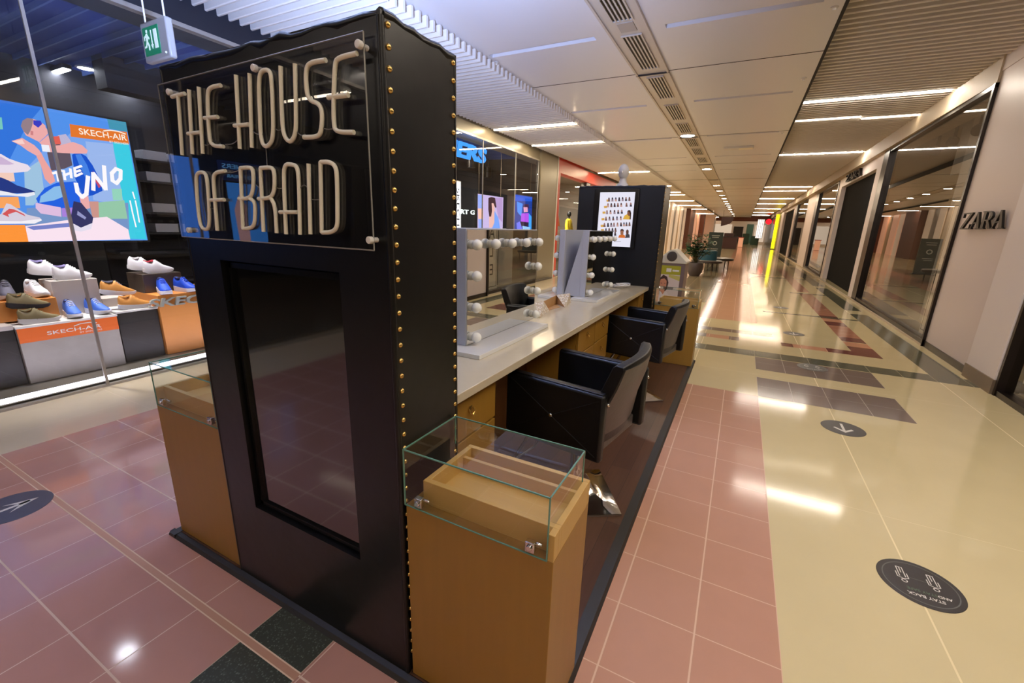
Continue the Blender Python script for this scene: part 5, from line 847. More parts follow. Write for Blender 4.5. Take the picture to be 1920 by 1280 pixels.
# lamps of the shoe shop
def shop_spot(label, x, y, z, tx, ty, tz, power, size=0.9):
    t = lens_light(x, y, z, 0.09, M_spot, label, 'spotlights in the shoe shop ceiling', 'ceiling_spotlight')
    d = bpy.data.lights.new('spot_beam', 'SPOT'); d.energy = power; d.spot_size = size; d.spot_blend = 0.6; d.shadow_soft_size = 0.06; d.color = (1.0, 0.95, 0.92)
    o = bpy.data.objects.new('spot_beam', d); COL.objects.link(o); o.location = (x, y, z - 0.03)
    o.rotation_euler = (Vector((tx, ty, tz)) - Vector((x, y, z))).to_track_quat('-Z', 'Y').to_euler()
shop_spot('bright spotlight in the shop ceiling above the concrete plinth', -5.9, 1.5, 3.54, -6.0, 1.55, 0.6, SPOTP)
shop_spot('bright spotlight in the shop ceiling above the orange plinth', -5.9, 2.5, 3.54, -6.0, 2.5, 0.7, SPOTP)
shop_spot('bright round spotlight beside the exit sign', -6.85, 3.85, 3.54, -6.6, 3.8, 0.2, 25)
shop_spot('bright spotlight deeper in the shop ceiling', -8.4, 3.2, 3.54, -8.4, 3.2, 0.0, 25)
for i, (x, y, l) in enumerate([(-8.95, 3.98, 'right'), (-9.1, 3.14, 'middle'), (-9.9, 2.9, 'left')]):
    t = thing('ceiling_light', 'short white light bar in the dark shop ceiling, %s one' % l, 'light', (x, y, 3.6), 0, 'light bars in the dark shop ceiling')
    obj('casing', MB().box(x - 0.3, x + 0.3, y - 0.05, y + 0.05, 3.565, 3.62), M_black, t); obj('diffuser', MB().box(x - 0.28, x + 0.28, y - 0.04, y + 0.04, 3.552, 3.564), M_spot, t)

for lab, x0, x1, y in (('strip light hanging in the shoe shop behind the viewer, near the glass', -6.9, -5.4, -3.3), ('strip light deep in the shoe shop behind the viewer', -10.6, -9.2, -4.3)):
    tube(lab, x0, x1, y, 3.42, M_tube_dim, 'strip lights in the shoe shop behind the viewer')
# exit sign on two rods
t = thing('exit_sign', 'hanging white exit sign box with a green running man panel', 'sign', (-4.09, 2.05, 2.73))
obj('body', MB().box(-4.27, -3.91, 2.0, 2.05, 2.725, 2.99), M_signgrey, t, bevel=0.012)
q = MB(); M_exitg = mat('exit_green', (24, 128, 84), 0.4, emit=(30, 140, 90), estr=0.05); M_exitw = mat('exit_white', (220, 240, 228), 0.4, emit=(220, 240, 228), estr=0.2)
q.use(M_exitg).box(-4.235, -4.02, 1.996, 1.9995, 2.765, 2.95)
def EX(pts): q.use(M_exitw).prism([(-4.235 + a * 0.215, 1.994, 2.765 + b * 0.185) for a, b in pts], (0, -0.002, 0))
EX([(0.72, 0.2), (0.92, 0.2), (0.92, 0.86), (0.72, 0.86)])
EX([(0.53, 0.86), (0.58, 0.86), (0.58, 0.36), (0.64, 0.36), (0.555, 0.2), (0.47, 0.36), (0.53, 0.36)])
EX([(0.24, 0.80), (0.33, 0.80), (0.33, 0.9), (0.24, 0.9)]); EX([(0.2, 0.76), (0.32, 0.78), (0.30, 0.5), (0.2, 0.48)]); EX([(0.2, 0.5), (0.29, 0.5), (0.38, 0.34), (0.36, 0.18), (0.3, 0.18), (0.3, 0.33)]); EX([(0.2, 0.5), (0.26, 0.5), (0.18, 0.3), (0.05, 0.28), (0.05, 0.34), (0.14, 0.36)]); EX([(0.3, 0.76), (0.42, 0.6), (0.38, 0.55), (0.28, 0.68)]); EX([(0.22, 0.74), (0.08, 0.68), (0.08, 0.54), (0.12, 0.54), (0.13, 0.64), (0.22, 0.66)])
obj('sign_panel', q, None, t, smooth=None)
obj('status_lamp', MB().ball((-3.955, 1.997, 2.76), 0.007), M_exitw, t)
for x in (-4.23, -3.96): obj('rod', MB().tube([(x, 2.025, 2.98), (x + 0.01, 2.025, 3.66)], 0.006, 8), M_lampwhite, t)

# far part of the shoe shop window: blue letters, screens and vertical light sign
t = thing('shop_sign', 'big glowing blue brand letters hanging inside the far shop window', 'sign', (-5.78, 7.6, 3.0))
obj('lettering', MB().text('SKECHERS', (-5.75, 5.9, 3.03), (0, 1, 0), (0, 0, 1), 0.30, depth=0.04, width=3.6, bold=0.03, shear=0.15), emitter('blue_letter_light', (60, 150, 255), 1.1), t, smooth=None)
def hung_screen(label, x, y0, y1, z0, z1, data, bg, name='led_screen'):
    t = thing(name, label, 'screen', (x, (y0 + y1) / 2, z0))
    obj('housing', MB().box(x - 0.08, x - 0.003, y0 - 0.015, y1 + 0.015, z0 - 0.015, z1 + 0.015), M_black, t)
    m = MB(); p_ = lambda a, b, h: (x + h, a, b)
    m.use(screen_ink(bg, 1.0)).poly([p_(y0, z0, 0), p_(y1, z0, 0), p_(y1, z1, 0), p_(y0, z1, 0)])
    flat_picture(m, data, p_, step=0.001, em=1.0)
    obj('picture', m, None, t, smooth=None, normals=False)
    for yy_ in (y0 + 0.1, y1 - 0.1): obj('rod', MB().tube([(x - 0.03, yy_, z1), (x - 0.03, yy_, 3.66)], 0.008, 6), M_steel, t)
hung_screen('lavender lit screen with a long haired woman in the far shop window', -6.0, 9.58, 10.90, 1.10, 2.35, P1, (196, 178, 222))
hung_screen('dark blue lit screen with a woman in purple in the far shop window', -6.0, 11.60, 12.78, 1.10, 2.49, P2, (24, 60, 150))
t = thing('light_box', 'narrow white vertical light box with dark letters in the far shop window', 'sign', (-6.0, 8.72, 1.0))
obj('housing', MB().box(-6.08, -6.003, 8.60, 8.84, 0.95, 2.57), M_lampwhite, t)
q = MB(); q.use(emitter('light_box_white', (245, 246, 255), 1.3)).poly([(-6.0, 8.61, 0.97), (-6.0, 8.83, 0.97), (-6.0, 8.83, 2.55), (-6.0, 8.61, 2.55)])
q.use(M_black).text('SKECHERS', (-5.998, 8.665, 2.42), (0, 0, -1), (0, 1, 0), 0.11, width=1.3)
obj('sign_panel', q, None, t, smooth=None, normals=False)
t = thing('shop_sign', 'small white lettering added behind the far shop window for a sign reflected in its glass', 'sign', (-8.0, 11.9, 1.9))
obj('lettering', MB().text('KURT GEIGER', (-8.0, 11.2, 1.93), (0, 1, 0), (0, 0, 1), 0.13, depth=0.02, width=2.4, bold=0.02), emitter('reflected_letter_glow', (240, 255, 250), 1.2), t, smooth=None)  # glowing letters stand in for a sign reflected in the glass
for i, (x, y) in enumerate([(-6.6, 9.0), (-6.6, 10.2), (-7.4, 13.0 - 0.6)]):
    t = thing('pendant_lamp', 'small dark pendant lamp in the far shop window, %s' % ordn[i], 'light', (x, y, 3.2), 0, 'pendant lamps in the far shop window')
    obj('shade', MB().lathe([(0.07, 3.05), (0.11, 3.05), (0.11, 3.35), (0.02, 3.38), (0.02, 3.66), (0.012, 3.66), (0.012, 3.4), (0.07, 3.3)], (x, y, 0)), M_darkframe, t)
    obj('lens', MB().lathe([(0.005, 3.052), (0.1, 3.052), (0.1, 3.06)], (x, y, 0)), M_down, t)

# mannequins in the red shop window
def mannequin(label, x, y, top, low, dz):
    t = thing('mannequin', label, 'mannequin', (x, y, 0.05 + dz), 0, 'mannequins in the red shop window')
    def obj(nm, mb, m, par):
        mb.v = [(p[0], p[1], p[2] + dz) for p in mb.v]; return globals()['obj'](nm, mb, m, par)
    def ell(rows, seg=16): return [[(x + rx * math.cos(2 * math.pi * k / seg), y + ry * math.sin(2 * math.pi * k / seg), z) for k in range(seg)] for rx, ry, z in rows]
    m = MB().loft(ell([(0.04, 0.05, 1.58), (0.05, 0.055, 1.52), (0.06, 0.07, 1.50)])); m.ball((x, y, 1.70), 0.085, 0.075, 0.115); obj('head', m, M_black, t)
    obj('top', MB().loft(ell([(0.07, 0.08, 1.53), (0.11, 0.21, 1.46), (0.13, 0.22, 1.3), (0.12, 0.19, 1.15), (0.14, 0.20, 0.92)])), top, t)
    for sgn in (-1, 1): obj('sleeve', MB().tube([(x, y + sgn * 0.19, 1.45), (x + 0.03, y + sgn * 0.25, 1.2), (x + 0.08, y + sgn * 0.26, 0.95)], [0.065, 0.06, 0.05], 10), top, t)
    m = MB()
    for sgn in (-1, 1): m.tube([(x, y + sgn * 0.09, 0.95), (x, y + sgn * 0.1, 0.5), (x - 0.02, y + sgn * 0.1, 0.07)], [0.095, 0.075, 0.055], 10)
    obj('trousers', m, low, t)
for lab, x, y, h in (('low dark plinth under the striped mannequin in the red shop window', -6.15, 15.0, 0.70), ('low dark plinth under the yellow mannequin in the red shop window', -6.25, 16.8, 0.42)): block('display_plinth', lab, x - 0.3, x + 0.3, y - 0.4, y + 0.4, 0.051, 0.05 + h, M_dkblk)
mannequin('mannequin in orange and green striped top in the red shop window', -6.15, 15.0, mat('orange_green_knit', (210, 120, 50), 0.7, noise=0.5, nscale=2, stretch=(0.3, 0.3, 6)), sm('dark_trousers', (30, 34, 44)), 0.70)
mannequin('mannequin in yellow jacket in the red shop window', -6.25, 16.8, sm('yellow_jacket', (214, 190, 40)), sm('grey_trousers', (70, 70, 76)), 0.42)

# ------------------------------------------------------------------ salon platform
PF = (-2.42, -0.312, 0.905, 5.715)
t = thing('platform', 'low dark wood laminate platform with black rubber edge under the salon kiosk', 'platform', (-1.36, 3.3, 0))
obj('deck', MB().box(PF[0] + 0.06, PF[1] - 0.06, PF[2] + 0.003, PF[3] - 0.003, 0.002, 0.02), M_deckwood, t, smooth=None)
q = MB()
for sx, x in ((1, PF[1]), (-1, PF[0])):
    q.prism([(x, PF[2] - 0.03, 0.001), (x - sx * 0.012, PF[2] - 0.03, 0.02), (x - sx * 0.06, PF[2] - 0.03, 0.022), (x - sx * 0.06, PF[2] - 0.03, 0.001)], (0, PF[3] - PF[2] + 0.06, 0))
for sy, y in ((1, PF[3] + 0.03), (-1, PF[2] - 0.03)):
    q.prism([(PF[0], y, 0.001), (PF[0], y - sy * 0.01, 0.018), (PF[0], y - sy * 0.03, 0.021), (PF[0], y - sy * 0.03, 0.001)], (PF[1] - PF[0], 0, 0))
obj('edge_strip', q, M_deckblack, t, smooth=None)

# ------------------------------------------------------------------ towers
def tower(label, x0, x1, y0, y1, z1, hole=None, zb=0.0225):
    t = thing('tower', label, 'tower', ((x0 + x1) / 2, (y0 + y1) / 2, zb))
    m = MB(); rnd = random.Random(3 + int(y0 * 10))
    if hole:
        a, b, c, d = hole; dep = 0.05
        xs_ = [x0, a, b, x1]; zs_ = [zb, c, d, z1]
        for i in range(3):
            for j in range(3):
                if i == 1 and j == 1: continue
                m.quad((xs_[i], y0, zs_[j]), (xs_[i + 1], y0, zs_[j]), (xs_[i + 1], y0, zs_[j + 1]), (xs_[i], y0, zs_[j + 1]))
        m.quad((a, y0, c), (a, y0 + dep, c), (a, y0 + dep, d), (a, y0, d)); m.quad((b, y0, c), (b, y0, d), (b, y0 + dep, d), (b, y0 + dep, c))
        m.quad((a, y0, c), (b, y0, c), (b, y0 + dep, c), (a, y0 + dep, c)); m.quad((a, y0, d), (a, y0 + dep, d), (b, y0 + dep, d), (b, y0, d))
        m.quad((a, y0 + dep, c), (b, y0 + dep, c), (b, y0 + dep, d), (a, y0 + dep, d))
    else: m.quad((x0, y0, zb), (x1, y0, zb), (x1, y0, z1), (x0, y0, z1))
    m.quad((x0, y1, zb), (x0, y1, z1), (x1, y1, z1), (x1, y1, zb)); m.quad((x0, y0, zb), (x0, y0, z1), (x0, y1, z1), (x0, y1, zb)); m.quad((x1, y0, zb), (x1, y1, zb), (x1, y1, z1), (x1, y0, z1))
    m.quad((x0, y0, z1), (x1, y0, z1), (x1, y1, z1), (x0, y1, z1)); m.quad((x0, y0, zb), (x0, y1, zb), (x1, y1, zb), (x1, y0, zb))
    obj('body', m, M_leather, t, smooth=None, normals=False)
    # the wrap is folded over the top and bunches along the rim
    e = MB()
    def rim(p, q_, n):
        pts = []; rr = []
        for k in range(n + 1):
            f = k / n; b = rnd.uniform(-0.006, 0.005)
            pts.append((p[0] + (q_[0] - p[0]) * f, p[1] + (q_[1] - p[1]) * f, z1 - 0.006 + b)); rr.append(rnd.uniform(0.011, 0.015))
        e.tube(pts, rr, 8)
    i_ = 0.010
    rim((x0 + i_, y0 + i_), (x1 - i_, y0 + i_), 22); rim((x1 - i_, y0 + i_), (x1 - i_, y1 - i_), 8); rim((x0 + i_, y0 + i_), (x0 + i_, y1 - i_), 8); rim((x0 + i_, y1 - i_), (x1 - i_, y1 - i_), 22)
    obj('rim', e, M_leather, t, smooth=80)
    # rolled vertical edges of the wrap
    e = MB()
    for x in (x0 + 0.007, x1 - 0.007):
        for y in (y0 + 0.007, y1 - 0.007): e.tube([(x, y, zb), (x, y, z1 - 0.01)], 0.0095, 10)
    obj('corner_fold', e, M_leather, t, smooth=80)
    return t
KT = tower('tall black vinyl wrapped tower with the neon sign, nearest the viewer', -1.85, -0.845, 0.905, 1.22, 2.09, (-1.655, -1.05, 0.425, 1.452))
stud_me = MB().lathe([(0.0085, 0), (0.0085, 0.002), (0.0062, 0.0055), (0.003, 0.0072), (0.0006, 0.0076)], seg=10).xf(lambda p: Vector((p.z, p.y, -p.x)))
stud_mesh = None
def studs(tw, xf_, y, zs_):
    global stud_mesh
    if stud_mesh is None:
        stud_me.use(M_gold); stud_me.m = [0] * len(stud_me.f); stud_mesh = stud_me.mesh('stud', 50)
    for z in zs_:
        o = bpy.data.objects.new('stud', stud_mesh); COL.objects.link(o); o.parent = tw
        o.location = Vector((xf_, y, z)) - Vector(tw.location)
zz = [2.066 - 0.0478 * k for k in range(42)]
studs(KT, -0.846, 0.929, [z for z in zz if z > 0.05]); studs(KT, -0.846, 1.203, [z for z in zz if z > 0.75])

# the blank upright display in the tower
t = thing('display_screen', 'blank black upright display set into the front of the near tower', 'screen', (-1.35, 0.95, 0.425))
q = MB(); a, b, c, d = -1.645, -1.06, 0.434, 1.444
for bx in ((a, a + 0.014, c, d), (b - 0.012, b, c, d), (a, b, c, c + 0.016), (a, b, d - 0.02, d)): q.box(bx[0], bx[1], 0.925, 0.953, bx[2], bx[3])
obj('bezel', q, mat('black_gloss_bezel', (14, 14, 15), 0.22), t, smooth=None)
obj('glass', MB().box(a + 0.014, b - 0.012, 0.934, 0.95, c + 0.016, d - 0.02), M_scr_black, t, smooth=None)

# cold lamp added, unseen behind the near tower's rim, to wash the ceiling blue
t = thing('added_uplight', 'cold lamp added unseen on the roof of the near black tower to tint the ceiling', 'light', (-1.55, 1.07, 2.091))
obj('body', MB().box(-1.75, -1.35, 1.03, 1.11, 2.0915, 2.105), M_black, t); obj('lens', MB().box(-1.74, -1.36, 1.036, 1.104, 2.1052, 2.108), emitter('added_uplight_lens', (120, 150, 255), 3.0), t)
area_light('added_uplight_beam', (-1.55, 1.07, 2.112), 0.36, 0.06, 430.0, (0.42, 0.56, 1.0), (math.pi - 0.38, -0.42, 0), math.radians(124))

# neon sign
t = thing('neon_sign', 'unlit neon tube sign THE HOUSE OF BRAID on clear acrylic, on the near tower', 'sign', (-1.36, 0.88, 1.53))
pn = [(-1.838, 2.027), (-0.884, 2.043), (-0.886, 1.525), (-1.842, 1.527)]
obj('panel', MB().prism([(x, 0.884, z) for x, z in pn], (0, 0.005, 0)), M_acrylic, t, smooth=None)
q = MB()
for (xa, za), (xb, zb_) in zip(pn, pn[1:] + pn[:1]): q.tube([(xa, 0.8865, za), (xb, 0.8865, zb_)], 0.0022, 6)
obj('panel_edge', q, mat('acrylic_edge', (150, 150, 145), 0.2), t)
for ch, polys in LETTERS:
    q = MB()
    for pts in polys:
        r_ = 0.0060
        if len(pts) > 2 and math.dist(pts[0], pts[-1]) < 0.008: q.tube([(x, 0.8782, z) for x, z in pts[:-1]], r_, 10, closed=True)
        else: q.tube([(x, 0.8782, z) for x, z in pts], r_, 10)
    obj('letter', q, M_neon, t, smooth=80)
for x, z in STANDOFF:
    obj('standoff', MB().lathe([(0.001, 0), (0.0085, 0.001), (0.010, 0.003), (0.010, 0.013), (0.007, 0.014), (0.007, 0.034)], seg=18).xf(lambda p: Vector((p.x + x, 0.8705 + p.z, p.y + z))), M_lampwhite, t)
q = MB()
for pts in WIRES: q.tube([(x, 0.879, z) for x, z in pts], 0.0013, 5)
obj('wire', q, mat('clear_wire', (120, 118, 110), 0.3), t)

# far tower with a lit poster screen and a white head on top
KT2 = tower('black vinyl wrapped tower at the far end of the salon counter', -1.85, -0.85, 5.27, 5.685, 2.085)
studs(KT2, -0.851, 5.295, [2.06 - 0.0478 * k for k in range(42)])
t = thing('poster_screen', 'upright screen showing rows of hairstyle portraits on the far black tower', 'screen', (-1.36, 5.25, 1.39))
obj('housing', MB().box(-1.645, -1.12, 5.235, 5.268, 1.38, 2.055), mat('glossy_black_frame', (14, 14, 15), 0.15), t, bevel=0.004)
q = MB(); pl2 = lambda a, b, h: (a, 5.2345 - h, b)
q.use(screen_ink((226, 224, 238), 0.82)).poly([pl2(-1.575, 1.40, 0), pl2(-1.165, 1.40, 0), pl2(-1.165, 2.015, 0), pl2(-1.575, 2.015, 0)])
flat_picture(q, TV, pl2, step=0.00002, em=0.82)
obj('picture', q, None, t, smooth=None, normals=False)
t = thing('display_bust', 'small white mannequin head on top of the far black tower', 'bust', (-1.36, 5.40, 2.085))
m = MB().lathe([(0.055, 0.0), (0.075, 0.004), (0.07, 0.02), (0.045, 0.05), (0.038, 0.09), (0.042, 0.11)], (-1.36, 5.40, 2.0868)); m.ball((-1.36, 5.395, 2.255), 0.062, 0.075, 0.088); m.ball((-1.36, 5.32, 2.245), 0.010, 0.018, 0.018, 10, 6)
obj('head', m, M_cable, t, smooth=70)

# ------------------------------------------------------------------ counter and cabinets
CT = 0.952
t = thing('countertop', 'long pale stone worktop running between the two black towers', 'countertop', (-1.36, 3.2, CT))
obj('slab', MB().box(-1.82, -0.905, 1.223, 5.268, CT - 0.04, CT), M_counter, t, bevel=0.003)
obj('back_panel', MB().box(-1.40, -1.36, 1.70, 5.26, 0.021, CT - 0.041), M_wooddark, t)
def handle(dr, y, z, x):
    q = MB().box(x, x + 0.003, y - 0.012, y + 0.012, z - 0.008, z + 0.02); q.tube([(x + 0.004, y - 0.016, z + 0.010), (x + 0.012, y - 0.018, z - 0.008), (x + 0.014, y, z - 0.018), (x + 0.012, y + 0.018, z - 0.008), (x + 0.004, y + 0.016, z + 0.010)], 0.0035, 6)
    obj('handle', q, M_gold, dr)
def cabinet(label, y0, y1, cols):
    t = thing('drawer_cabinet', label, 'cabinet', (-1.15, (y0 + y1) / 2, 0.0205))
    xf_ = -0.970
    obj('body', MB().box(-1.355, xf_, y0, y1, 0.0207, CT - 0.042), M_wood, t)
    wd = (y1 - y0) / cols
    for c in range(cols):
        for za, zb_ in ((0.70, 0.895), (0.49, 0.69), (0.28, 0.48), (0.06, 0.27)):
            d = obj('drawer', MB().box(xf_ + 0.0005, xf_ + 0.02, y0 + c * wd + 0.008, y0 + (c + 1) * wd - 0.008, za, zb_), M_wood, t, bevel=0.003)
            handle(d, y0 + (c + 0.5) * wd, (za + zb_) / 2 + 0.02, xf_ + 0.021)
cabinet('honey wood drawer cabinet under the worktop beside the near tower', 1.235, 1.70, 1)
cabinet('double honey wood drawer cabinet under the middle of the worktop', 2.90, 3.72, 2)
cabinet('honey wood drawer cabinet under the worktop beside the far tower', 5.0, 5.262, 1)

# ------------------------------------------------------------------ glass topped display cases
def display_case(label, x0, x1, y0, y1, out, zt=0.925, front=-1):
    """out = +1 when the wooden rim shows on the +x side"""
    t = thing('display_case', label, 'display case', ((x0 + x1) / 2, (y0 + y1) / 2, 0.0205))
    bx0, bx1 = (x0, x1 + 0.018) if out > 0 else (x0 - 0.018, x1)
    obj('cabinet', MB().box(bx0, bx1, y0 + 0.004, y1 + 0.03, 0.0225, 0.728), M_wood, t, bevel=0.002)
    tr = MB(); g = 0.036
    xa, xb = (x0 + 0.045, x1 + 0.018) if out > 0 else (x0 - 0.018, x1 - 0.045)
    ya, yb = y0 + g, y1 + 0.03
    w_ = 0.019; zt_ = 0.812
    tr.box(xa, xb, ya, ya + w_, 0.7285, zt_); tr.box(xa, xb, yb - w_, yb, 0.7285, zt_)
    tr.box(xa, xa + w_, ya + w_, yb - w_, 0.7285, zt_); tr.box(xb - w_, xb, ya + w_, yb - w_, 0.7285, zt_)
    if out > 0: tr.box(xb - w_, xb, y0 + 0.004, ya, 0.7285, zt_)
    else: tr.box(xa, xa + w_, y0 + 0.004, ya, 0.7285, zt_)
    tr.box(xa + w_, xb - w_, yb - 0.075, yb - 0.06, 0.7285, zt_ - 0.012)
    obj('tray', tr, M_wood_in, t, smooth=None, bevel=0.0015)
    obj('tray_floor', MB().box(xa + w_, xb - w_, ya + w_, yb - w_, 0.7287, 0.752), M_wood_in, t)
    th = 0.005
    gl = MB()
    gl.quad((x0, y0, 0.7287), (x1, y0, 0.7287), (x1, y0, zt), (x0, y0, zt))
    gl.quad((x0, y0, zt), (x1, y0, zt), (x1, y1, zt), (x0, y1, zt))
    xs_ = x1 if out > 0 else x0
    zlow = 0.815
    gl.quad((x0, y0, 0.7287), (x0, y1, 0.7287), (x0, y1, zt), (x0, y0, zt)) if out > 0 else gl.quad((x1, y0, 0.7287), (x1, y1, 0.7287), (x1, y1, zt), (x1, y0, zt))
    gl.quad((xs_ - 0.0 * out, y0, 0.7287), (xs_, y1, 0.7287), (xs_, y1, zt), (xs_, y0, zt))
    obj('glass_hood', gl, M_caseglass, t, smooth=None, normals=False)
    e = MB(); r_ = 0.0019
    P_ = [(x0, y0), (x1, y0), (x1, y1), (x0, y1)]
    for (ax, ay), (bx, by) in zip(P_, P_[1:] + P_[:1]): e.obox(((ax + bx) / 2, (ay + by) / 2, zt), (abs(bx - ax) + 2 * r_, abs(by - ay) + 2 * r_, 2 * r_))
    for ax, ay in P_[:2]: e.obox((ax, ay, (zt + 0.7287) / 2), (2 * r_, 2 * r_, zt - 0.731))
    for ax, ay in P_[2:]: e.obox((ax, ay, (zt + 0.815) / 2), (2 * r_, 2 * r_, zt - 0.817))
    e.obox(((x0 + x1) / 2, y0, 0.7305), (x1 - x0, 2 * r_, 0.003))
    obj('glass_edge', e, M_glassedge, t, smooth=None)
    for fx in (x0 + 0.055, x1 - 0.05):
        c = MB().box(fx - 0.014, fx + 0.014, y0 - 0.006, y0 + 0.012, 0.7405, 0.772); c.tube([(fx, y0 - 0.012, 0.757), (fx, y0 + 0.02, 0.757)], 0.009, 12); c.tube([(fx, y0 + 0.014, 0.760), (fx + 0.028, y0 + 0.02, 0.757)], 0.006, 8)
        obj('hinge', c, M_chrome, t, bevel=0.002)
    return t
display_case('honey wood display case with glass hood at the near right corner of the platform', -0.834, -0.343, 0.911, 1.19, 1)
display_case('honey wood display case with glass hood left of the near black tower', -2.355, -1.860, 0.911, 1.19, -1, zt=0.94)
display_case('honey wood display case with glass hood beside the far black tower', -0.838, -0.353, 5.40, 5.65, 1)

# ------------------------------------------------------------------ vanity mirrors
bulb_mesh = MB().ball((0.034, 0, 0), 0.0275, seg=20, rings=14); bulb_mesh.use(M_bulb); bulb_mesh.m = [0] * len(bulb_mesh.f)
bulb_me = bulb_mesh.mesh('bulb', 180)
sock = MB().lathe([(0.023, 0.0), (0.023, 0.006), (0.020, 0.010), (0.0185, 0.016)], seg=18).xf(lambda p: Vector((p.z, p.y, -p.x))); sock.use(M_socket); sock.m = [0] * len(sock.f)
sock_me = sock.mesh('socket', 40)
def vanity(label, x, y0, y1, face, bulbs, z0=CT + 0.025, z1=1.582):
    """face = +1 when the glass looks towards +x"""
    t = thing('vanity_mirror', label, 'mirror', (x, (y0 + y1) / 2, CT))
    s = face; d = 0.055
    f = MB(); f.box(x - s * d, x - s * 0.001, y0, y1, z0, z1)
    obj('frame', f, M_mframe, t, bevel=0.002)
    obj('glass', MB().box(x, x + s * 0.003, y0 + 0.006, y1 - 0.004, z0 + 0.004, z1 - 0.006), M_mirror, t, smooth=None)
    obj('board', MB().box(x - s * 0.10, x + s * 0.15, y0 - 0.105, y1 - 0.09, CT + 0.0005, CT + 0.024), M_mboard, t, bevel=0.002)
    for yb in (y0 + 0.004, y1 - 0.022) if s > 0 else ():
        obj('brace', MB().prism([(x - s * d, yb, z1 - 0.01), (x - s * d, yb, z0), (x - s * (d + 0.155), yb, z0)], (0, 0.018, 0)), M_mframe, t)
    for y, z in bulbs:
        o = bpy.data.objects.new('bulb', bulb_me); COL.objects.link(o); o.parent = t; o.location = Vector((x + s * 0.003, y, z)) - Vector(t.location)
        k = bpy.data.objects.new('socket', sock_me); COL.objects.link(k); k.parent = o
        if s < 0: o.scale = (-1, 1, 1)
    return t
def bl(y0, y1):
    w_ = y1 - y0
    top = [(y0 + 0.045 + (w_ - 0.09) * k / 4, 1.503) for k in range(5)]
    side = [(y, z) for y in (y0 + 0.045, y1 - 0.045) for z in (1.345, 1.18, 1.02)]
    return top + side
vanity('large white framed vanity mirror with globe bulbs, nearest on the worktop', -1.222, 1.845, 2.70, 1, bl(1.845, 2.70))
vanity('white framed vanity mirror with globe bulbs facing the chairs, further along the worktop', -1.232, 3.86, 4.66, 1, bl(3.86, 4.66))
vanity('white framed vanity mirror seen from behind, facing the shoe shop', -1.50, 3.82, 4.62, -1, bl(3.82, 4.62))
vanity('white framed vanity mirror facing the shoe shop, back to back with the nearest mirror', -1.50, 1.86, 2.68, -1, bl(1.86, 2.68))

# card tray and cable on the worktop
t = thing('card_tray', 'opened brown cardboard tray with floral printed flaps on the worktop', 'tray', (-1.31, 3.2, CT))
q = MB().prism([(-1.322, 3.07, CT + 0.001), (-1.362, 3.48, CT + 0.001), (-1.362, 3.48, CT + 0.080), (-1.322, 3.07, CT + 0.080)], (-0.003, 0, 0))
q.prism([(-1.322, 3.07, CT + 0.001), (-1.300, 3.17, CT + 0.001), (-1.280, 3.36, CT + 0.001), (-1.362, 3.48, CT + 0.001)], (0, 0, 0.003))
q.prism([(-1.362, 3.48, CT + 0.080), (-1.362, 3.48, CT + 0.002), (-1.246, 3.378, CT + 0.002)], (0, 0.003, 0))
obj('base', q, M_card, t, smooth=None)
M_floral = mat('floral_print_card', (186, 168, 140), 0.6)
def floral(m):
    nt = m.node_tree; b = nt.nodes['Principled BSDF']; tc = nt.nodes.new('ShaderNodeTexCoord'); v = nt.nodes.new('ShaderNodeTexVoronoi'); v.inputs['Scale'].default_value = 42
    r = nt.nodes.new('ShaderNodeValToRGB'); r.color_ramp.interpolation = 'CONSTANT'
    e = r.color_ramp.elements; e[0].color = lin((96, 60, 50)) + (1,); e[1].position = 0.22; e[1].color = lin((232, 226, 214)) + (1,)
    n = e.new(0.42); n.color = lin((188, 170, 142)) + (1,)
    nt.links.new(tc.outputs['Object'], v.inputs['Vector']); nt.links.new(v.outputs['Distance'], r.inputs[0]); nt.links.new(r.outputs[0], b.inputs['Base Color'])
floral(M_floral)
for pts in ([(-1.236, 2.841, CT + 0.001), (-1.297, 3.165, CT + 0.001), (-1.320, 3.10, CT + 0.082), (-1.351, 3.0, CT + 0.082)], [(-1.243, 3.375, CT + 0.001), (-1.272, 3.60, CT + 0.001), (-1.285, 3.60, CT + 0.086), (-1.361, 3.465, CT + 0.082)]):
    obj('printed_end', MB().prism(pts, (-0.002, 0, 0.0022)), M_floral, t, smooth=None)
q = MB(); rnd = random.Random(5)
pts = []
for k in range(120):
    a = k * 0.42; r_ = 0.085 + 0.025 * math.sin(k * 0.37); pts.append((-1.17 + r_ * math.cos(a) * 0.9, 5.0 + r_ * math.sin(a) * 1.2, CT + 0.011 + 0.03 * (k / 120) + 0.005 * math.sin(k * 0.9)))
q.tube(pts, 0.0045, 6); q.tube([(-1.30, 4.72, CT + 0.006), (-1.25, 4.8, CT + 0.006), (-1.27, 4.9, CT + 0.008), pts[0]], 0.0045, 6)
tag(obj('cable', q, M_cable, smooth=80), 'coiled white cable lying at the far end of the worktop', 'cable')

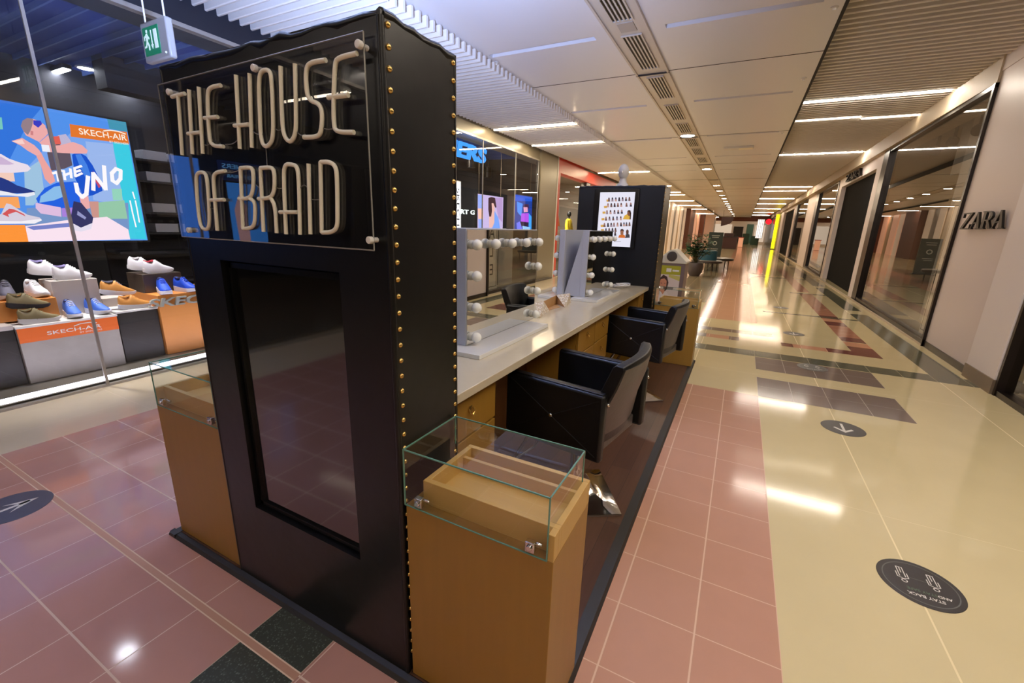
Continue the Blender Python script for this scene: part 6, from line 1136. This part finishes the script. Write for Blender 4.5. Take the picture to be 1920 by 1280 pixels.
# ------------------------------------------------------------------ salon chairs (own frame: back towards +X)
def salon_chair(label, loc, rz, base_off, base_rot):
    t = thing('salon_chair', label, 'chair', loc, rz, 'black salon chairs along the worktop')
    def P(nm, m, mm, par=t, **k): return obj(nm, m, mm, par, world=False, **k)
    AZ0, AZ1, W2 = 0.50, 0.852, 0.297
    for s in (-1, 1):
        a = P('armrest', MB().box(-0.29, 0.285, s * 0.243, s * W2, AZ0, AZ1), M_leather2, bevel=0.016, smooth=60)
        y = s * (W2 + 0.0005); q = MB(); c = (0.0, (AZ0 + AZ1) / 2)
        for ex_, ez in ((-0.26, AZ0 + 0.03), (0.26, AZ0 + 0.03), (-0.26, AZ1 - 0.03), (0.26, AZ1 - 0.03)):
            q.tube([(c[0], y, c[1]), ((c[0] + ex_) / 2, y + s * 0.001, (c[1] + ez) / 2), (ex_, y - s * 0.002, ez)], 0.0024, 6)
        P('seam', q, M_leather2, a)
        P('button', MB().ball((0, y, c[1]), 0.011, 0.008, 0.011, 14, 8), M_chrome, a, smooth=90)
        P('arm_top', MB().box(-0.28, 0.275, s * 0.250, s * 0.290, AZ1 - 0.002, AZ1 + 0.004), M_leather2, a, bevel=0.003)
    P('seat', MB().box(-0.28, 0.21, -0.238, 0.238, 0.575, 0.665), M_leather2, bevel=0.025, smooth=60)
    P('seat_base', MB().box(-0.25, 0.24, -0.239, 0.239, 0.50, 0.572), M_leather3, bevel=0.012, smooth=60)
    # curved, reclining backrest
    rings = []
    n = 14
    for k in range(n + 1):
        y = -0.262 + 0.524 * k / n; u = y / 0.262; bow = 0.042 * (1 - u * u); zt = 1.012 - 0.012 * u ** 4; tw = -0.034 * u
        sec = [(0.150, 0.60), (0.190, 0.74), (0.235, 0.90), (0.262, zt - 0.012), (0.275, zt), (0.312, zt - 0.002), (0.320, zt - 0.02), (0.295, 0.88), (0.250, 0.74), (0.220, 0.60), (0.212, 0.545), (0.185, 0.535), (0.155, 0.55)]
        rings.append([(x + bow + tw * max(0, min(1, (z - 0.6) / 0.4)), y, z) for x, z in sec])
    P('backrest', MB().loft(rings), M_leather2, smooth=50, bevel=0.004)
    q = MB(); rr = []
    for k in range(n + 1):
        y = -0.255 + 0.51 * k / n; u = y / 0.262; bow = 0.042 * (1 - u * u); tw = -0.034 * u
        rr.append([(0.300 + bow + tw, y, 0.985), (0.3205 + bow + tw, y, 0.985), (0.2985 + bow + tw * 0.7, y, 0.88), (0.2535 + bow + tw * 0.35, y, 0.74), (0.2235 + bow, y, 0.60), (0.20 + bow, y, 0.60)])
    P('back_cover', q.loft(rr), M_leather3, smooth=50)
    for s in (-1, 1): P('bolt', MB().ball((0.288, s * 0.262, 0.80), 0.010, 0.008, 0.010, 12, 8), M_chrome, smooth=90)
    bx, by = base_off; hb = 0.235
    b = MB(); rg = []
    N_ = 32
    for f, z in ((1.0, 0.0), (1.0, 0.010), (0.99, 0.014), (0.75, 0.032), (0.50, 0.058), (0.30, 0.095), (0.19, 0.14), (0.135, 0.19), (0.13, 0.2)):
        rw_ = []
        for k in range(N_):
            a = 2 * math.pi * k / N_; c_, s_ = math.cos(a), math.sin(a); sq = 1 / max(abs(c_), abs(s_)); mixr = min(1, max(0, (f - 0.13) / 0.2)); r_ = hb * f * (1 + (min(sq, 1.405) - 1) * mixr)
            rw_.append((bx + r_ * math.cos(a + base_rot), by + r_ * math.sin(a + base_rot), 0.0215 + z))
        rg.append(rw_)
    P('base', b.loft(rg), M_chrome, smooth=25)
    P('column', MB().tube([(bx, by, 0.2), (0, 0, 0.47)], 0.028, 16), M_chrome, smooth=60)
    P('mount', MB().box(-0.13, 0.13, -0.13, 0.13, 0.47, 0.4995), M_black)
    P('pump_lever', MB().tube([(0.02, -0.02, 0.46), (0.12, -0.20, 0.40), (0.17, -0.28, 0.30)], 0.007, 8), M_chrome)
    q = MB().tube([(-0.2, 0.12, 0.50), (-0.36, 0.12, 0.20), (-0.36, -0.12, 0.20), (-0.2, -0.12, 0.50)], 0.011, 10)
    P('footrest', q, M_chrome)
    return t
def inv(rz, dx, dy): return (dx * math.cos(-rz) - dy * math.sin(-rz), dx * math.sin(-rz) + dy * math.cos(-rz))
r1 = math.radians(-9.5)
salon_chair('black leather salon chair on a chrome base, nearest the viewer', (-0.69, 2.185, 0), r1, inv(r1, -0.015, 0.07), math.radians(-58) - r1)
r2 = math.radians(-11)
salon_chair('black leather salon chair on a chrome base, further along beside the far case', (-0.69, 4.03, 0), r2, inv(r2, -0.09, 0.08), math.radians(-50) - r2)

# ------------------------------------------------------------------ floor stickers
M_stk = mat('dark_vinyl_sticker', (62, 58, 54), 0.35); M_stkw = mat('white_vinyl_print', (226, 222, 214), 0.4); M_stkg = mat('faded_green_print', (96, 116, 92), 0.4); M_ringm = mat('grey_print_ring', (104, 104, 98), 0.4)
def disc(cx_, cy_, r, z0, z1): return MB().lathe([(0.001, z0), (r - 0.001, z0), (r, (z0 + z1) / 2), (r - 0.001, z1), (0.001, z1)], (cx_, cy_, 0), 48)
def arrow_sticker(label, x, y, r, up, dark=M_stk, fill=False):
    t = thing('floor_sticker', label, 'sticker', (x, y, 0.0005), 0, 'round arrow stickers on the floor')
    obj('disc', disc(x, y, r, 0.0006, 0.0022), dark, t)
    q = MB(); f = lambda a, b: (x - up * a * r * 0.0 + a * r, y + up * b * r, 0.0027)
    def pl_(pts): q.prism([f(a, b) for a, b in pts], (0, 0, 0.0006))
    pl_([(-0.06, -0.62), (0.06, -0.62), (0.06, 0.45), (-0.06, 0.45)])
    if fill:
        pl_([(0, 0.66), (0.34, -0.12), (0.06, 0.18), (-0.06, 0.18), (-0.34, -0.12)])
    else:
        pl_([(0, 0.62), (0.46, 0.12), (0.36, 0.02), (0, 0.40)]); pl_([(0, 0.62), (-0.46, 0.12), (-0.36, 0.02), (0, 0.40)])
    obj('arrow', q, M_stkw, t, smooth=None)
    return t
arrow_sticker('round dark floor sticker with a white arrow on the cream floor, nearer one', 1.0, 4.345, 0.16, -1)
arrow_sticker('round dark floor sticker with a white arrow far along the cream floor', 0.98, 8.38, 0.155, -1)
arrow_sticker('round dark floor sticker with a white arrow on the pink tiles at left', -3.40, 0.565, 0.165, 1, mat('charcoal_vinyl_sticker', (66, 66, 72), 0.35), True)
arrow_sticker('small dark round floor sticker furthest along the cream floor', 0.98, 11.3, 0.155, -1)
def stay_sticker(label, x, y, r):
    t = thing('floor_sticker', label, 'sticker', (x, y, 0.0005), 0, 'round stay back stickers on the floor')
    obj('disc', disc(x, y, r, 0.0006, 0.0022), M_stk, t)
    q = MB(); n = 64
    def rg_(cx_, cy_, r0, r1_, z, m, nn=n):
        q.use(m)
        for k in range(nn):
            a, b = 2 * math.pi * k / nn, 2 * math.pi * (k + 1) / nn
            q.poly([(cx_ + r0 * math.cos(a), cy_ + r0 * math.sin(a), z), (cx_ + r1_ * math.cos(a), cy_ + r1_ * math.sin(a), z), (cx_ + r1_ * math.cos(b), cy_ + r1_ * math.sin(b), z), (cx_ + r0 * math.cos(b), cy_ + r0 * math.sin(b), z)])
    Z_ = 0.0027
    rg_(x, y, r * 0.84, r * 0.87, Z_, M_ringm)
    U = lambda a, b, h=Z_: (x - a * r, y - b * r, h)      # readable from the far side
    q.use(M_stkw).text('STAY BACK', U(0, 0.50), (-1, 0, 0), (0, -1, 0), r * 0.11, align='CENTER', width=None, bold=0.02)
    q.use(M_stkw).text('AND', U(-0.62, 0.30), (-1, 0, 0), (0, -1, 0), r * 0.10, bold=0.02)
    q.use(M_stkg).text('STAY SAFE', U(-0.30, 0.30), (-1, 0, 0), (0, -1, 0), r * 0.10, bold=0.01)
    for c in (-0.36, 0.36):
        rg_(U(c, 0.06)[0], U(c, 0.06)[1], r * 0.05, r * 0.075, Z_, M_stkw, 20)
        for pts in ([(c - 0.13, -0.30), (c - 0.13, -0.08), (c, -0.03), (c + 0.13, -0.08), (c + 0.13, -0.30)], [(c - 0.07, -0.12), (c - 0.07, -0.55), (c + 0.07, -0.55), (c + 0.07, -0.12)], [(c, -0.30), (c, -0.54)]):
            stroke(q, pts, 0.026, lambda a, b, h: U(a, b, Z_), 0, M_stkw)
    stroke(q, [(-0.2, -0.16), (0.2, -0.16)], 0.018, lambda a, b, h: U(a, b, Z_), 0, M_ringm)
    obj('print', q, None, t, smooth=None, normals=False)
stay_sticker('round dark STAY BACK floor sticker with two white figures, nearest the viewer', 0.99, 2.425, 0.163)
stay_sticker('round dark STAY BACK floor sticker lying on the grey floor tiles', 1.0, 6.30, 0.163)

# ------------------------------------------------------------------ further along the mall
t = thing('litter_bin', 'white and grey litter bin with a pointed lid and a smiling woman poster', 'bin', (-1.015, 8.05, 0))
bx0, bx1, by0, by1 = -1.24, -0.79, 7.8, 8.3
obj('body', MB().box(bx0, bx1, by0, by1, 0.03, 1.07), mat('bin_grey', (120, 104, 104), 0.4), t, bevel=0.01)
obj('foot', MB().box(bx0 + 0.03, bx1 - 0.03, by0 + 0.03, by1 - 0.03, 0.0005, 0.029), M_black, t)
q = MB(); xm = (bx0 + bx1) / 2
q.prism([(bx0 - 0.02, by0 - 0.02, 1.07), (bx1 + 0.02, by0 - 0.02, 1.07), (bx1 + 0.02, by0 - 0.02, 1.10), (xm + 0.05, by0 - 0.02, 1.285), (xm, by0 - 0.02, 1.30), (xm - 0.05, by0 - 0.02, 1.285), (bx0 - 0.02, by0 - 0.02, 1.10)], (0, by1 - by0 + 0.04, 0))
obj('lid', q, mat('bin_lid_white', (226, 224, 210), 0.35), t, bevel=0.01)
obj('opening', MB().lathe([(0.001, 0.0), (0.070, 0.0), (0.082, 0.006), (0.082, 0.012)], seg=28).xf(lambda p: Vector((xm + p.x, by0 - 0.033 + p.z, 1.185 + p.y))), mat('bin_opening', (70, 62, 54), 0.6), t)
q = MB(); plb = lambda a, b, h: (xm + a * 0.82, by0 - 0.004 - h, b)
q.use(ink((226, 214, 212))).poly([plb(-0.26, 0.25, 0), plb(0.20, 0.25, 0), plb(0.20, 1.03, 0), plb(-0.26, 1.03, 0)])
flat_picture(q, [((178, 176, 40), [(-0.26, 0.88), (0.20, 0.88), (0.20, 1.03), (-0.26, 1.03)]), ((206, 200, 110), [(-0.02, 0.84), (0.20, 0.78), (0.20, 0.86), (-0.02, 0.88)]),
    ((70, 44, 40), [(-0.22, 0.66), (-0.20, 0.80), (-0.13, 0.87), (-0.05, 0.84), (-0.01, 0.74), (-0.03, 0.62), (-0.10, 0.56), (-0.18, 0.57)]),
    ((214, 150, 120), [(-0.195, 0.72), (-0.17, 0.79), (-0.10, 0.81), (-0.05, 0.77), (-0.045, 0.66), (-0.09, 0.58), (-0.15, 0.58), (-0.19, 0.64)]),
    ((236, 226, 228), [(-0.26, 0.25), (-0.26, 0.50), (-0.17, 0.60), (-0.10, 0.54), (-0.04, 0.60), (0.06, 0.48), (0.08, 0.25)]),
    ((214, 150, 120), [(-0.15, 0.60), (-0.10, 0.53), (-0.06, 0.60)]), ((250, 245, 240), [(-0.14, 0.655), (-0.08, 0.655), (-0.10, 0.635), (-0.12, 0.635)]), ((60, 40, 40), [(-0.16, 0.73), (-0.14, 0.73), (-0.14, 0.72), (-0.16, 0.72)]), ((60, 40, 40), [(-0.09, 0.73), (-0.07, 0.73), (-0.07, 0.72), (-0.09, 0.72)]),
    ((90, 84, 84), [(0.09, 0.42), (0.12, 0.42), (0.13, 0.34), (0.08, 0.34)]), ((245, 245, 240), [(-0.08, 0.925), (0.02, 0.925), (0.02, 0.985), (-0.08, 0.985)]), ((245, 245, 240), [(0.04, 0.935), (0.17, 0.935), (0.17, 0.965), (0.04, 0.965)])], plb, step=0.0004)
obj('poster', q, None, t, smooth=None, normals=False)

t = thing('potted_plant', 'leafy green plant in a round dark grey pot beside the benches', 'plant', (-1.42, 17.5, 0))
obj('pot', MB().lathe([(0.17, 0.0005), (0.25, 0.15), (0.28, 0.35), (0.26, 0.48), (0.24, 0.50), (0.22, 0.49), (0.21, 0.44), (0.01, 0.44)], (-1.42, 17.5, 0), 28), mat('dark_grey_pot', (76, 66, 62), 0.3), t)
fo, st = MB(), MB(); rnd = random.Random(11)
for k in range(60):
    a = rnd.uniform(0, 6.28); sp = rnd.uniform(0.15, 0.55); h = rnd.uniform(0.5, 1.15); b0 = Vector((-1.42, 17.5, 0.44)); tip = Vector((-1.42 + sp * math.cos(a), 17.5 + sp * math.sin(a), 0.35 + h))
    mid = b0.lerp(tip, 0.6) + Vector((0, 0, 0.08)); st.tube([b0, mid, tip], 0.006, 5)
    for q_ in range(5):
        c = b0.lerp(tip, 0.55 + 0.11 * q_) + Vector((0, 0, 0.05)); aa = rnd.uniform(0, 6.28); dv = Vector((math.cos(aa), math.sin(aa), rnd.uniform(-0.4, 0.4))); dv.normalize(); sv = dv.cross(Vector((0, 0, 1))).normalized() * 0.06; L_ = 0.24
        fo.add([c, c + dv * L_ * 0.5 + sv, c + dv * L_, c + dv * L_ * 0.5 - sv + Vector((0, 0, 0.012))], [(0, 1, 2, 3)])
obj('stems', st, mat('plant_stem', (74, 70, 40), 0.6), t); obj('foliage', fo, mat('plant_leaf', (44, 86, 46), 0.45, noise=0.3, nscale=3), t, smooth=None, normals=False, kind='stuff')

def round_bench(label, x, y, r, zs, back=None):
    t = thing('round_bench', label, 'bench', (x, y, 0), 0, 'round seats in the middle of the mall')
    obj('seat', MB().lathe([(0.01, zs - 0.10), (r - 0.02, zs - 0.10), (r, zs - 0.08), (r, zs - 0.02), (r - 0.02, zs), (0.01, zs)], (x, y, 0), 36), mat('dark_bench_seat', (66, 58, 54), 0.35), t)
    obj('seat_top', MB().lathe([(0.01, zs + 0.0005), (r - 0.03, zs + 0.0005), (r - 0.04, zs + 0.012), (0.01, zs + 0.012)], (x, y, 0), 36), mat('pale_bench_top', (168, 160, 148), 0.25), t)
    for k in range(4):
        a = 0.6 + k * math.pi / 2; px, py = x + (r - 0.12) * math.cos(a), y + (r - 0.12) * math.sin(a)
        obj('leg', MB().tube([(px, py, 0.001), (px, py, zs - 0.10)], 0.02, 8), M_darkframe, t)
    if back: obj('backrest', MB().lathe([(r * 0.35, zs + 0.013), (r * 0.62, zs + 0.013), (r * 0.62, zs + back - 0.03), (r * 0.58, zs + back), (r * 0.38, zs + back), (r * 0.35, zs + back - 0.03)], (x, y, 0), 36), mat('teal_upholstery', (34, 82, 98), 0.6), t)
round_bench('round dark bench with a teal padded centre behind the potted plant', -1.25, 20.6, 0.62, 0.42, 0.42)
round_bench('plain round dark bench to the right of the teal one', -0.85, 22.3, 0.62, 0.46)

t = thing('totem_sign', 'dark green free standing sign with white text behind the benches', 'sign', (-1.28, 26.5, 0))
obj('panel', MB().box(-1.68, -0.96, 26.45, 26.6, 0.04, 1.60), mat('dark_green_totem', (44, 56, 48), 0.4), t, bevel=0.01)
obj('foot', MB().box(-1.72, -0.92, 26.35, 26.7, 0.0005, 0.039), M_darkframe, t)
q = MB(); tw_ = mat('pale_totem_print', (190, 196, 186), 0.5)
stroke(q, [(-1.52, 1.42), (-1.14, 1.42)], 0.03, lambda a, b, h: (a, 26.447, b), 0, tw_); stroke(q, [(-1.50, 1.33), (-1.18, 1.33)], 0.03, lambda a, b, h: (a, 26.447, b), 0, tw_)
q.use(tw_)
for k in range(24):
    a, b = 2 * math.pi * k / 24, 2 * math.pi * (k + 1) / 24
    q.poly([(-1.33 + r_ * math.cos(c_), 26.447, 1.02 + r_ * math.sin(c_)) for r_, c_ in ((0.07, a), (0.11, a), (0.11, b), (0.07, b))])
stroke(q, [(-1.5, 0.72), (-1.14, 0.72)], 0.02, lambda a, b, h: (a, 26.447, b), 0, tw_); stroke(q, [(-1.5, 0.64), (-1.2, 0.64)], 0.02, lambda a, b, h: (a, 26.447, b), 0, tw_)
obj('print', q, None, t, smooth=None, normals=False)

M_maroon = mat('dark_maroon_panel', (74, 38, 34), 0.4)
t = thing('mall_kiosk', 'dark maroon retail kiosk in the distance under a hanging maroon panel', 'kiosk', (-1.1, 50.5, 0))
obj('counter', MB().box(-1.85, -0.50, 50, 51.5, 0.02, 1.15), M_maroon, t); obj('top', MB().box(-1.88, -0.47, 49.97, 51.53, 1.152, 1.22), M_darkframe, t); obj('back_cabinet', MB().box(-1.8, -0.9, 51.0, 51.5, 1.222, 1.55), M_maroon, t); obj('plinth', MB().box(-1.8, -0.55, 50.05, 51.45, 0.0005, 0.019), M_black, t)
t = thing('hanging_banner', 'dark maroon panel hanging from the ceiling above the far kiosk', 'banner', (-1.75, 50.2, 2.25))
obj('panel', MB().prism([(-2.25, 50.1, 3.12), (-1.1, 50.1, 3.12), (-1.25, 50.1, 2.62), (-1.45, 50.1, 2.45), (-2.2, 50.1, 2.2)], (0, 0.12, 0)), M_maroon, t, smooth=None)
for x in (-2.1, -1.3): obj('rod', MB().tube([(x, 50.16, 3.12), (x, 50.16, 3.77)], 0.012, 6), M_darkframe, t)
t = thing('mall_kiosk', 'small peach coloured kiosk counter in the distance', 'kiosk', (-0.1, 58, 0))
obj('counter', MB().box(-0.45, 0.05, 58, 58.6, 0.02, 1.05), M_peach, t); obj('top', MB().box(-0.5, 0.1, 57.95, 58.65, 1.052, 1.12), mat('red_top', (190, 70, 60), 0.4), t); obj('base', MB().box(-0.42, 0.02, 58.03, 58.57, 0.0005, 0.019), M_black, t)
M_teal = mat('green_planter', (70, 110, 96), 0.45)
for lab, x0, x1, y, h in (('left green planter box at the far end of the mall', -0.15, 0.75, 74.0, 1.5), ('right green planter box at the far end of the mall', 1.0, 2.0, 72.0, 1.2)):
    t = thing('planter_box', lab, 'planter', ((x0 + x1) / 2, y, 0), 0, 'green planters at the far end')
    obj('box', MB().box(x0, x1, y, y + 0.6, 0.0005, h), M_teal, t, bevel=0.02); obj('soil', MB().box(x0 + 0.06, x1 - 0.06, y + 0.06, y + 0.54, h + 0.0005, h + 0.03), M_darkframe, t)
t = thing('glowing_pillar', 'tall white glowing light pillar at the far end of the mall', 'light', (1.95, 70, 0.9))
obj('frame', MB().box(1.45, 2.3, 70.0, 70.12, 0.95, 3.5), M_lampwhite, t)
q = MB(); em_ = emitter('white_panel_light', (255, 250, 245), 1.2)
for k in range(4): q.use(em_).box(1.5 + k * 0.2, 1.62 + k * 0.2, 69.97, 69.998, 1.0, 3.45)
obj('lamp', q, None, t, smooth=None); obj('stand', MB().box(1.85, 1.95, 70.02, 70.1, 0.0005, 0.949), M_darkframe, t)
t = thing('shop_sign', 'round glowing red sign on the far right', 'sign', (2.55, 66, 3.2))
obj('lamp', MB().lathe([(0.001, 0), (0.32, 0), (0.34, 0.03), (0.32, 0.08), (0.001, 0.08)], seg=24).xf(lambda p: Vector((2.6 + p.x, 66.0 + p.z, 3.1 + p.y))), emitter('red_sign_light', (255, 30, 40), 1.6), t)
obj('bracket', MB().box(2.6, 2.95, 66.09, 66.13, 3.08, 3.12), M_darkframe, t)
